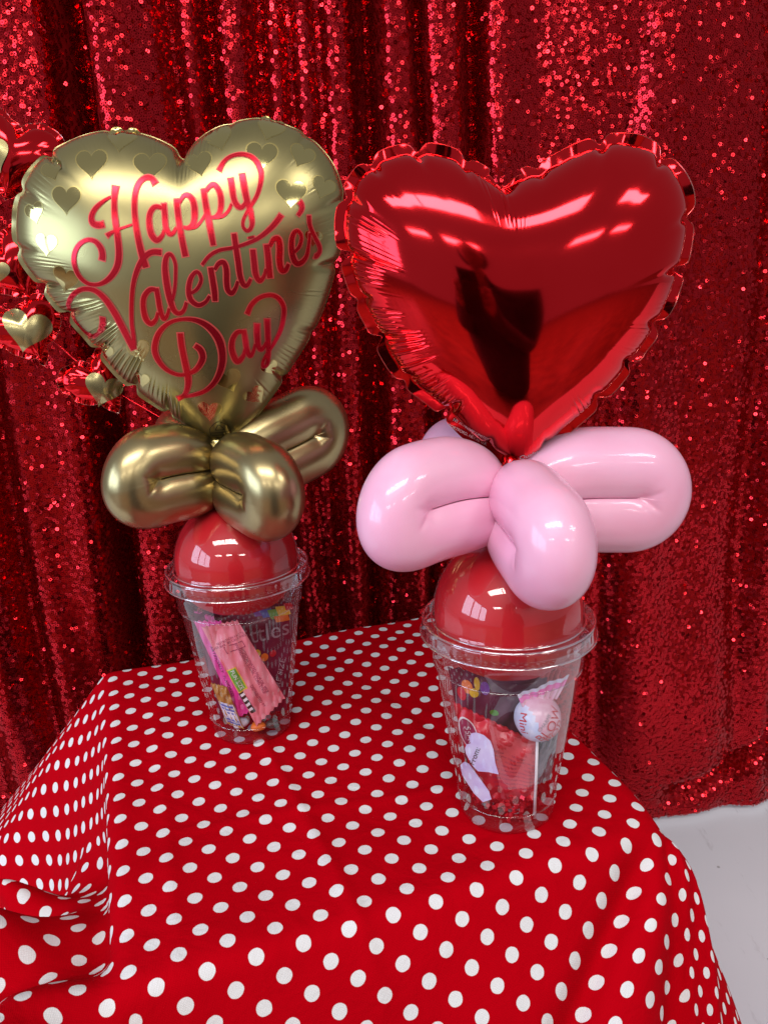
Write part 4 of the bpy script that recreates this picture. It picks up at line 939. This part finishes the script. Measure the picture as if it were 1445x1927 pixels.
M_magenta = wrapper_mat('magenta_wrapper', (0.72, 0.04, 0.30), (0.82, 0.10, 0.42), 0.3)
M_purple = wrapper_mat('plum_wrapper', (0.10, 0.008, 0.035), (0.16, 0.014, 0.05), 0.28)
M_darkbag = wrapper_mat('dark_plum_wrapper', (0.09, 0.025, 0.05), (0.16, 0.05, 0.09), 0.25)
M_redbag = wrapper_mat('red_wrapper', (0.55, 0.012, 0.03), (0.66, 0.03, 0.05), 0.3)
M_rosebag = wrapper_mat('rose_wrapper', (0.62, 0.06, 0.09), (0.7, 0.1, 0.12), 0.3)
M_green = mat('green_print', (0.12, 0.42, 0.05), 0.4); M_yellow = mat('yellow_print', (0.85, 0.55, 0.04), 0.4)
M_orange = mat('orange_print', (0.85, 0.2, 0.02), 0.4); M_violet = mat('violet_print', (0.2, 0.07, 0.4), 0.4); M_blue = mat('blue_print', (0.06, 0.14, 0.5), 0.4)
M_redprint = mat('red_print', (0.6, 0.015, 0.03), 0.4)
M_plumprint = mat('plum_print', (0.30, 0.03, 0.09), 0.5)
M_greyprint = mat('grey_print', (0.34, 0.28, 0.32), 0.45)
M_lav = noise_vary(mat('lavender_paper', (0.62, 0.56, 0.86), 0.6), (0.58, 0.50, 0.82), (0.72, 0.70, 0.92), 90)
M_cand = noise_vary(mat('amber_candy', (0.45, 0.24, 0.05), 0.25), (0.40, 0.2, 0.04), (0.52, 0.3, 0.08), 80)
M_pwhite = noise_vary(mat('white_wrapper', (0.72, 0.72, 0.82), 0.3), (0.66, 0.68, 0.82), (0.78, 0.77, 0.84), 80, bump=0.2, bscale=160, bdist=0.0006)

NL = (0.17, -0.95, 0.26)
# plum bag with coloured print standing at the back of the left cup
b1 = item('sweet_bag', 'dark plum sweet bag with rainbow print at the back of the left cup', 'sweet bag', (-0.098, 0.538, 0.008))
pk = Pack((-0.1400, 0.5310, 0.094), (-0.0680, 0.5430, 0.096), (-0.0800, 0.5395, 0.0065), (-0.1290, 0.5305, 0.0065), NL, 0.006, 3, ends=0.05, crin=1.4)
V, F = pk.mesh(); mobj('wrapper', V, F, M_purple, b1)
V, F = pk.text('Skittles', 0.0185, 0.60, 0.26, 6, 0.0); mobj('print', V, F, M_greyprint, b1)
for i, (mm_, a0, a1, bb0, bb1) in enumerate(((M_violet, .58, .70, .03, .10), (M_blue, .66, .78, .05, .12), (M_green, .74, .86, .06, .14), (M_yellow, .82, .95, .04, .12), (M_orange, .80, .95, .12, .17), (M_redprint, .90, .98, .02, .08))):
    V, F = pk.patch(a0, a1, bb0, bb1, 0.0004+0.0001*i, 5, skew=0.5); mobj('rainbow_stripe', V, F, mm_, b1)
for i, (mm_, a, b, r) in enumerate(((M_yellow, .60, .42, .04), (M_orange, .68, .46, .045), (M_redprint, .78, .44, .04), (M_green, .55, .5, .035), (M_orange, .5, .38, .03))):
    V, F = pk.ellipse(a, b, r, r*0.8, 0.0005+0.0001*i, 14); mobj('printed_candy', V, F, mm_, b1)
for k, bb in enumerate((0.58, 0.66, 0.74)):
    V, F = pk.text('SHARE SIZE', 0.0070, 0.86-0.05*k*0, 0.70, 80, 0.2, 0.0006) if k == 0 else pk.text('NET WT', 0.0045, 0.55+0.1*k, 0.62+0.1*k, 6, 0, 0.0005)
    mobj('print', V, F, M_greyprint, b1)
# magenta wrapped chew leaning at the left
b2 = item('chew_sweet', 'thin magenta wrapped chew leaning left inside the left cup', 'sweet', (-0.108, 0.522, 0.012))
pk = Pack((-0.1395, 0.5265, 0.0900), (-0.1180, 0.5175, 0.0935), (-0.0960, 0.5175, 0.0230), (-0.1130, 0.5165, 0.0150), NL, 0.0040, 5, ends=0.12, crin=1.6, teeth=5, sv=2)
V, F = pk.mesh(); mobj('wrapper', V, F, M_magenta, b2)
V, F = pk.text('ARTIFICIALLY  FLAVORED', 0.0036, 0.22, 0.52, -90, 0); mobj('print', V, F, M_black, b2)
# salmon fun size bar in front
b3 = item('wrapped_bar', 'salmon pink fun size bar with serrated ends in the left cup', 'sweet', (-0.1, 0.515, 0.01))
pk = Pack((-0.1310, 0.5125, 0.0915), (-0.1050, 0.5105, 0.0965), (-0.0770, 0.5165, 0.0300), (-0.0985, 0.5110, 0.0110), NL, 0.0036, 6, ends=0.09, crin=1.3, teeth=7)
V, F = pk.mesh(); mobj('wrapper', V, F, M_salmon, b3)
V, F = pk.patch(0.02, 0.30, 0.43, 0.66, 0.0004, 8); mobj('yellow_panel', V, F, M_yellow, b3)
V, F = pk.patch(0.04, 0.27, 0.44, 0.65, 0.0006, 8); mobj('green_panel', V, F, M_green, b3)
V, F = pk.text('FUN SIZE', 0.0042, 0.155, 0.545, -90, 0, 0.0009); mobj('print', V, F, M_white, b3)
V, F = pk.patch(0.015, 0.16, 0.66, 0.88, 0.0004, 8, skew=0.2); mobj('black_panel', V, F, M_black, b3)
for k in range(4):
    V, F = pk.patch(0.03, 0.15, 0.675+0.05*k, 0.70+0.05*k, 0.0007, 5, skew=0.2); mobj('white_stripe', V, F, M_white, b3)
for k, (s_, a, b) in enumerate((('NUTRITION FACTS', .55, .17), ('PER BAR  80 CALORIES', .5, .20), ('INGREDIENTS: SUGAR, CORN SYRUP', .62, .52), ('HYDROGENATED PALM OIL, MILK', .70, .55), ('DISTRIBUTED BY', .42, .78))):
    V, F = pk.text(s_, 0.0026 if k < 2 else 0.0030, a, b, 8 if k < 2 else -90, 0, 0.0004); mobj('print', V, F, M_plumprint, b3)
# box line round the nutrition print
for (a0, a1, bb0, bb1) in ((.28, .82, .225, .232), (.28, .82, .285, .292), (.28, .295, .225, .292), (.805, .82, .225, .292)):
    V, F = pk.patch(a0, a1, bb0, bb1, 0.0004, 4); mobj('print_line', V, F, M_plumprint, b3)
# amber sweet in a clear wrapper with printed label
b4 = item('amber_sweet', 'amber sweet with a white printed label low in the left cup', 'sweet', (-0.12, 0.52, 0.02))
pk = Pack((-0.1305, 0.5195, 0.0435), (-0.1185, 0.5160, 0.0420), (-0.1085, 0.5130, 0.0080), (-0.1215, 0.5170, 0.0110), NL, 0.0036, 8, ends=0.06, crin=1.2, teeth=4)
V, F = pk.mesh(); mobj('wrapper', V, F, M_cand, b4)
V, F = pk.patch(0.06, 0.94, 0.42, 0.97, 0.0004, 8); mobj('label', V, F, M_pwhite, b4)
for k in range(6):
    V, F = pk.patch(0.12, 0.88, 0.46+0.085*k, 0.50+0.085*k, 0.0008, 4); mobj('print_line', V, F, M_blue, b4)
# small loose sweets at the bottom of the left cup
def pebble(cx, cy_, cz, r, m, name, label, seed):
    rg = np.random.default_rng(seed); pr = []
    n, k2 = 18, 10; V = []
    for i in range(n):
        t = 2*math.pi*i/n
        for j in range(k2):
            p_ = math.pi*(j+0.02)/(k2-0.96); rr = r*(1+0.10*math.sin(3*t+seed)*math.sin(p_))
            V.append((cx+rr*math.sin(p_)*math.cos(t)*1.15, cy_+rr*math.sin(p_)*math.sin(t), T+cz+0.72*rr*math.cos(p_)))
    o_ = mobj(name, V, grid_faces(n, k2, wrap_u=True, flip=True), m); tag(o_, label, 'sweet')
pebble(-0.1125, 0.5200, 0.0095, 0.0052, M_pwhite, 'round_sweet', 'round white sweet at the left of the left cup bottom', 1)
pebble(-0.0985, 0.5150, 0.0090, 0.0048, M_orange, 'round_sweet', 'round orange sweet at the bottom of the left cup', 2)
pebble(-0.0880, 0.5180, 0.0088, 0.0046, mat('dark_green_sweet', (0.04, 0.06, 0.05), 0.3), 'round_sweet', 'round dark green sweet at the bottom of the left cup', 3)

NR = (-0.15, -0.95, 0.26)
b5 = item('sweet_bag', 'dark plum foil bag behind the red bag in the right cup', 'sweet bag', (0.068, 0.430, 0.01))
pk = Pack((0.0345, 0.4310, 0.0960), (0.0930, 0.4240, 0.0900), (0.0880, 0.4260, 0.0120), (0.0480, 0.4300, 0.0120), NR, 0.005, 13, ends=0.06, crin=2.0)
V, F = pk.mesh(); mobj('wrapper', V, F, M_darkbag, b5)
for i, (mm_, a, b, ra, rb_) in enumerate(((M_orange, .17, .14, .06, .05), (M_yellow, .24, .18, .05, .035), (M_yellow, .28, .11, .03, .05), (M_violet, .36, .14, .05, .05), (M_green, .44, .33, .05, .025), (M_redprint, .10, .20, .05, .05))):
    V, F = pk.ellipse(a, b, ra, rb_, 0.0004+0.0001*i, 14); mobj('printed_candy', V, F, mm_, b5)
b6 = item('sweet_bag', 'crimson sweet bag with serrated slanting top in the right cup', 'sweet bag', (0.065, 0.415, 0.008))
pk = Pack((0.0365, 0.4185, 0.0795), (0.0840, 0.4115, 0.0545), (0.0860, 0.4150, 0.0110), (0.0500, 0.4150, 0.0110), NR, 0.0045, 14, ends=0.05, crin=1.6, teeth=14)
V, F = pk.mesh(); mobj('wrapper', V, F, M_redbag, b6)
V, F = pk.patch(0.42, 0.99, 0.06, 0.96, 0.0003, 12); mobj('back_panel', V, F, M_rosebag, b6)
for k in range(9):
    V, F = pk.text('SUGAR CORN SYRUP HYDROGENATED', 0.0021, 0.70, 0.34+0.055*k, 0, 0, 0.0005); mobj('small_print', V, F, M_plumprint, b6)
V, F = pk.ellipse(0.12, 0.27, 0.13, 0.17, 0.0004); mobj('oval_border', V, F, M_white, b6)
V, F = pk.ellipse(0.12, 0.27, 0.115, 0.155, 0.0006); mobj('oval_badge', V, F, M_plumprint, b6)
for k, bb in enumerate((0.20, 0.27, 0.34)):
    V, F = pk.text(('S', 'Sk', 'it')[k], 0.0058, 0.12, bb, -70, 0, 0.0009); mobj('badge_print', V, F, M_white, b6)
# lavender gift tag
b7 = item('gift_tag', 'lavender gift tag with handwritten From in the right cup', 'tag', (0.05, 0.404, 0.03))
def tagshape(pts, nrm, th=0.0006):
    P = np.array(pts, float)+np.array([0, 0, T]); n_ = np.array(nrm, float); n_ /= np.linalg.norm(n_)
    m_ = len(P); V = np.concatenate([P+n_*th/2, P-n_*th/2])
    F = [tuple(range(m_)), tuple(range(2*m_-1, m_-1, -1))]+[(i, (i+1) % m_, m_+(i+1) % m_, m_+i)[::-1] for i in range(m_)]
    return V, F
def plane_pts(C, nrm, uv):
    n_ = np.array(nrm, float); n_ /= np.linalg.norm(n_); ex = np.cross((0, 0, 1.0), n_); ex /= np.linalg.norm(ex); ez = np.cross(n_, ex)
    return [np.array(C)+ex*a/1000+ez*b/1000 for a, b in uv]
NT = (-0.30, -0.92, 0.22)
# outline follows the bent tag: two rounded lobes on top left, point at lower right
TG = [(-8.5, -1), (-9.3, 2), (-8.5, 4.5), (-6, 5.5), (-7, 8.5), (-6, 11.5), (-3, 12.5), (1.5, 11.5), (5.5, 8.5), (7.5, 3.5), (8.8, -4), (11, -10.5), (5, -10), (-1, -10.5), (-5, -7)]
CT = (0.0505, 0.4035, 0.0530)
V, F = tagshape(plane_pts(CT, NT, TG), NT); mobj('tag_card', V, F, M_lav, b7, smooth=False)
V, F = text_geo('From:', 0.0048); ang = math.radians(72); c_, s_ = math.cos(ang), math.sin(ang); V = V@np.array([[c_, s_], [-s_, c_]])*1000+np.array([-3.2, -1.5])
off_ = np.array(NT)/np.linalg.norm(NT)*0.0007
mobj('handwriting', [p+off_+np.array([0, 0, T]) for p in plane_pts(CT, NT, V)], F, M_black, b7, smooth=False)
CS = (0.0485, 0.4085, 0.0315)
ST = [(-10, 8), (-7.5, 10.5), (-4.5, 9.5), (8, -5.5), (9.5, -10), (4.5, -12.5), (-1, -8), (-8.5, 2)]
V, F = tagshape(plane_pts(CS, NT, ST), NT); mobj('tag_strip', V, F, M_lav, b7, smooth=False)

b9 = item('sweet_bag', 'rose red wrapper curled against the right wall of the right cup', 'sweet bag', (0.095, 0.43, 0.01))
pk = Pack((0.0830, 0.4330, 0.0880), (0.1045, 0.4420, 0.0860), (0.0930, 0.4380, 0.0080), (0.0760, 0.4330, 0.0080), (0.05, -0.95, 0.2), 0.003, 31, ends=0.06, crin=2.2, teeth=6)
V, F = pk.mesh(); mobj('wrapper', V, F, M_rosebag, b9)
b10 = item('sweet_bag', 'magenta wrapper curled against the left wall of the left cup', 'sweet bag', (-0.13, 0.53, 0.01))
pk = Pack((-0.1420, 0.5400, 0.0920), (-0.1250, 0.5270, 0.0930), (-0.1150, 0.5270, 0.0080), (-0.1290, 0.5370, 0.0080), (-0.3, -0.9, 0.2), 0.003, 32, ends=0.06, crin=2.2, teeth=6)
V, F = pk.mesh(); mobj('wrapper', V, F, M_magenta, b10)
# lollipop
lo = item('lollipop', 'wrapped round lollipop on a white stick in the right cup', 'lollipop', (0.0845, 0.4085, 0.004))
BC = np.array([0.0845, 0.4085, 0.0725+T]); BR_ = 0.0136
def ball():
    n, k2 = 40, 24; V = []; mi = []
    for i in range(n):
        t = 2*math.pi*i/n
        for j in range(k2):
            p_ = math.pi*(j+0.01)/(k2-0.98)
            r = BR_*(1+0.02*math.sin(7*t)*math.sin(p_)**2+0.03*math.cos(p_)**6)
            V.append(BC+r*np.array([math.sin(p_)*math.cos(t), math.sin(p_)*math.sin(t), math.cos(p_)]))
    F = grid_faces(n, k2, wrap_u=True, flip=True)
    for f in F:
        c = sum(V[i] for i in f)/4-BC
        mi.append(0 if c[0]+0.25*c[1]+0.35*c[2] < -0.0045 else 1)
    return V, F, mi
M_popw = noise_vary(mat('pale_blue_wrapper', (0.62, 0.72, 0.92), 0.25), (0.58, 0.68, 0.92), (0.78, 0.82, 0.94), 120, bump=0.3, bscale=180, bdist=0.0006)
M_popp = noise_vary(mat('pale_pink_wrapper', (0.80, 0.50, 0.60), 0.25), (0.74, 0.40, 0.52), (0.84, 0.62, 0.70), 120, bump=0.3, bscale=180, bdist=0.0006)
V, F, mi = ball(); mobj('wrapped_ball', V, F, [M_popw, M_popp], lo, mi=mi)
def ball_text(body, size, az, el, rot, m, scale=1.0):
    V, F = text_geo(body, size); c, s = math.cos(math.radians(rot)), math.sin(math.radians(rot)); V = V@np.array([[c, s], [-s, c]])
    out = []
    for x, y in V:
        a_ = az+x/BR_; e_ = el+y/BR_
        out.append(BC+BR_*1.045*np.array([math.cos(e_)*math.sin(a_), -math.cos(e_)*math.cos(a_), math.sin(e_)]))
    return out, F
for (tx, sz, az, el, rot, mm_) in (('BLOW', 0.0082, 0.42, 0.12, 48, M_redprint), ('POP', 0.0080, 0.62, -0.25, 48, M_redprint), ('Mini', 0.0072, -0.86, 0.15, -78, M_redprint), ('CHARMS', 0.0030, 0.12, 0.30, 48, M_greyprint)):
    V, F = ball_text(tx, sz, az, el, rot, mm_); mobj('print', V, F, mm_, lo, smooth=False)
# fanned wrapper end above the ball
A_ = np.linspace(0, 1, 40); Bv = np.linspace(0, 1, 12); V = []
e1 = np.array([0.93, 0.10, 0.30]); e1 /= np.linalg.norm(e1); e2 = np.array([0.12, 0.0, 1.0]); e2 /= np.linalg.norm(e2)
for a in A_:
    for b in Bv:
        wd = 0.0100+0.0060*b
        V.append(BC+np.array([0.001, -0.001, 0.0085])+e1*((a-0.5)*2*wd)+e2*(0.0135*b)+np.array([0, -1, 0])*(0.0011*math.sin(a*38)*(1-0.5*b)+0.0008*math.sin(a*13+b*3)))
mi = [0 if j > 8 else (1 if j > 5 else 2) for i in range(39) for j in range(11)]
M_hot = noise_vary(mat('hot_pink_wrapper', (0.85, 0.18, 0.50), 0.25), (0.8, 0.14, 0.45), (0.88, 0.26, 0.58), 90)
mobj('wrapper_fan', V, grid_faces(40, 12), [M_pwhite, M_hot, M_popp], lo, mi=mi)
V, F = tube([(0.0845, 0.4085, T+0.061), (0.0842, 0.4082, T+0.035), (0.0835, 0.4078, T+0.0040)], 0.0009, 10); mobj('stick', V, F, M_stick, lo)
# clear grey wrapped sweet behind the stick
b8 = item('grey_sweet', 'grey foil wrapped sweet behind the lollipop stick in the right cup', 'sweet', (0.092, 0.415, 0.02))
pk = Pack((0.0880, 0.4130, 0.0580), (0.0985, 0.4160, 0.0575), (0.0950, 0.4170, 0.0240), (0.0850, 0.4150, 0.0220), NR, 0.003, 21, ends=0.08, crin=1.8, teeth=4)
V, F = pk.mesh(); mobj('wrapper', V, F, wrapper_mat('grey_wrapper', (0.16, 0.15, 0.17), (0.28, 0.26, 0.28), 0.25), b8)
# red crinkle-cut shred in the bottom of the right cup
def shred(cx, cy_, r, n):
    V, F = [], []
    rg = np.random.default_rng(4)
    for s in range(n):
        a0 = rg.uniform(0, 6.28); rr = r*math.sqrt(rg.random())*0.8; z0 = rg.uniform(0.006, 0.0175)
        p = np.array([cx+rr*math.cos(a0), cy_+rr*math.sin(a0), T+z0]); d = rg.normal(0, 1, 3)*np.array([1, 1, 0.3]); d /= np.linalg.norm(d)
        w = np.cross(d, rg.normal(0, 1, 3)); w /= np.linalg.norm(w); u = np.cross(d, w); b0 = len(V)
        K = 9
        for k in range(K):
            c = p + d*(k-K/2)*0.0016 + u*(0.0011 if k % 2 else -0.0011)
            q = c-np.array([cx, cy_, 0]); l = math.hypot(q[0], q[1]); lim = 0.0268
            if l > lim-0.001: c = np.array([cx+q[0]/l*(lim-0.001), cy_+q[1]/l*(lim-0.001), c[2]])
            c[2] = min(max(c[2], T+0.0045), T+0.021)
            V += [c-w*0.0012, c+w*0.0012]
        F += [(b0+2*k, b0+2*k+1, b0+2*k+3, b0+2*k+2) for k in range(K-1)]
    o_ = mobj('paper_shred', V, F, wrapper_mat('red_foil_shred', (0.6, 0.012, 0.03), (0.72, 0.03, 0.05), 0.2, metal=0.5), smooth=False)
    tag(o_, 'red crinkled foil shred filling the bottom of the right cup', 'paper shred', kind='stuff')
shred(RX, RY, 0.026, 90)
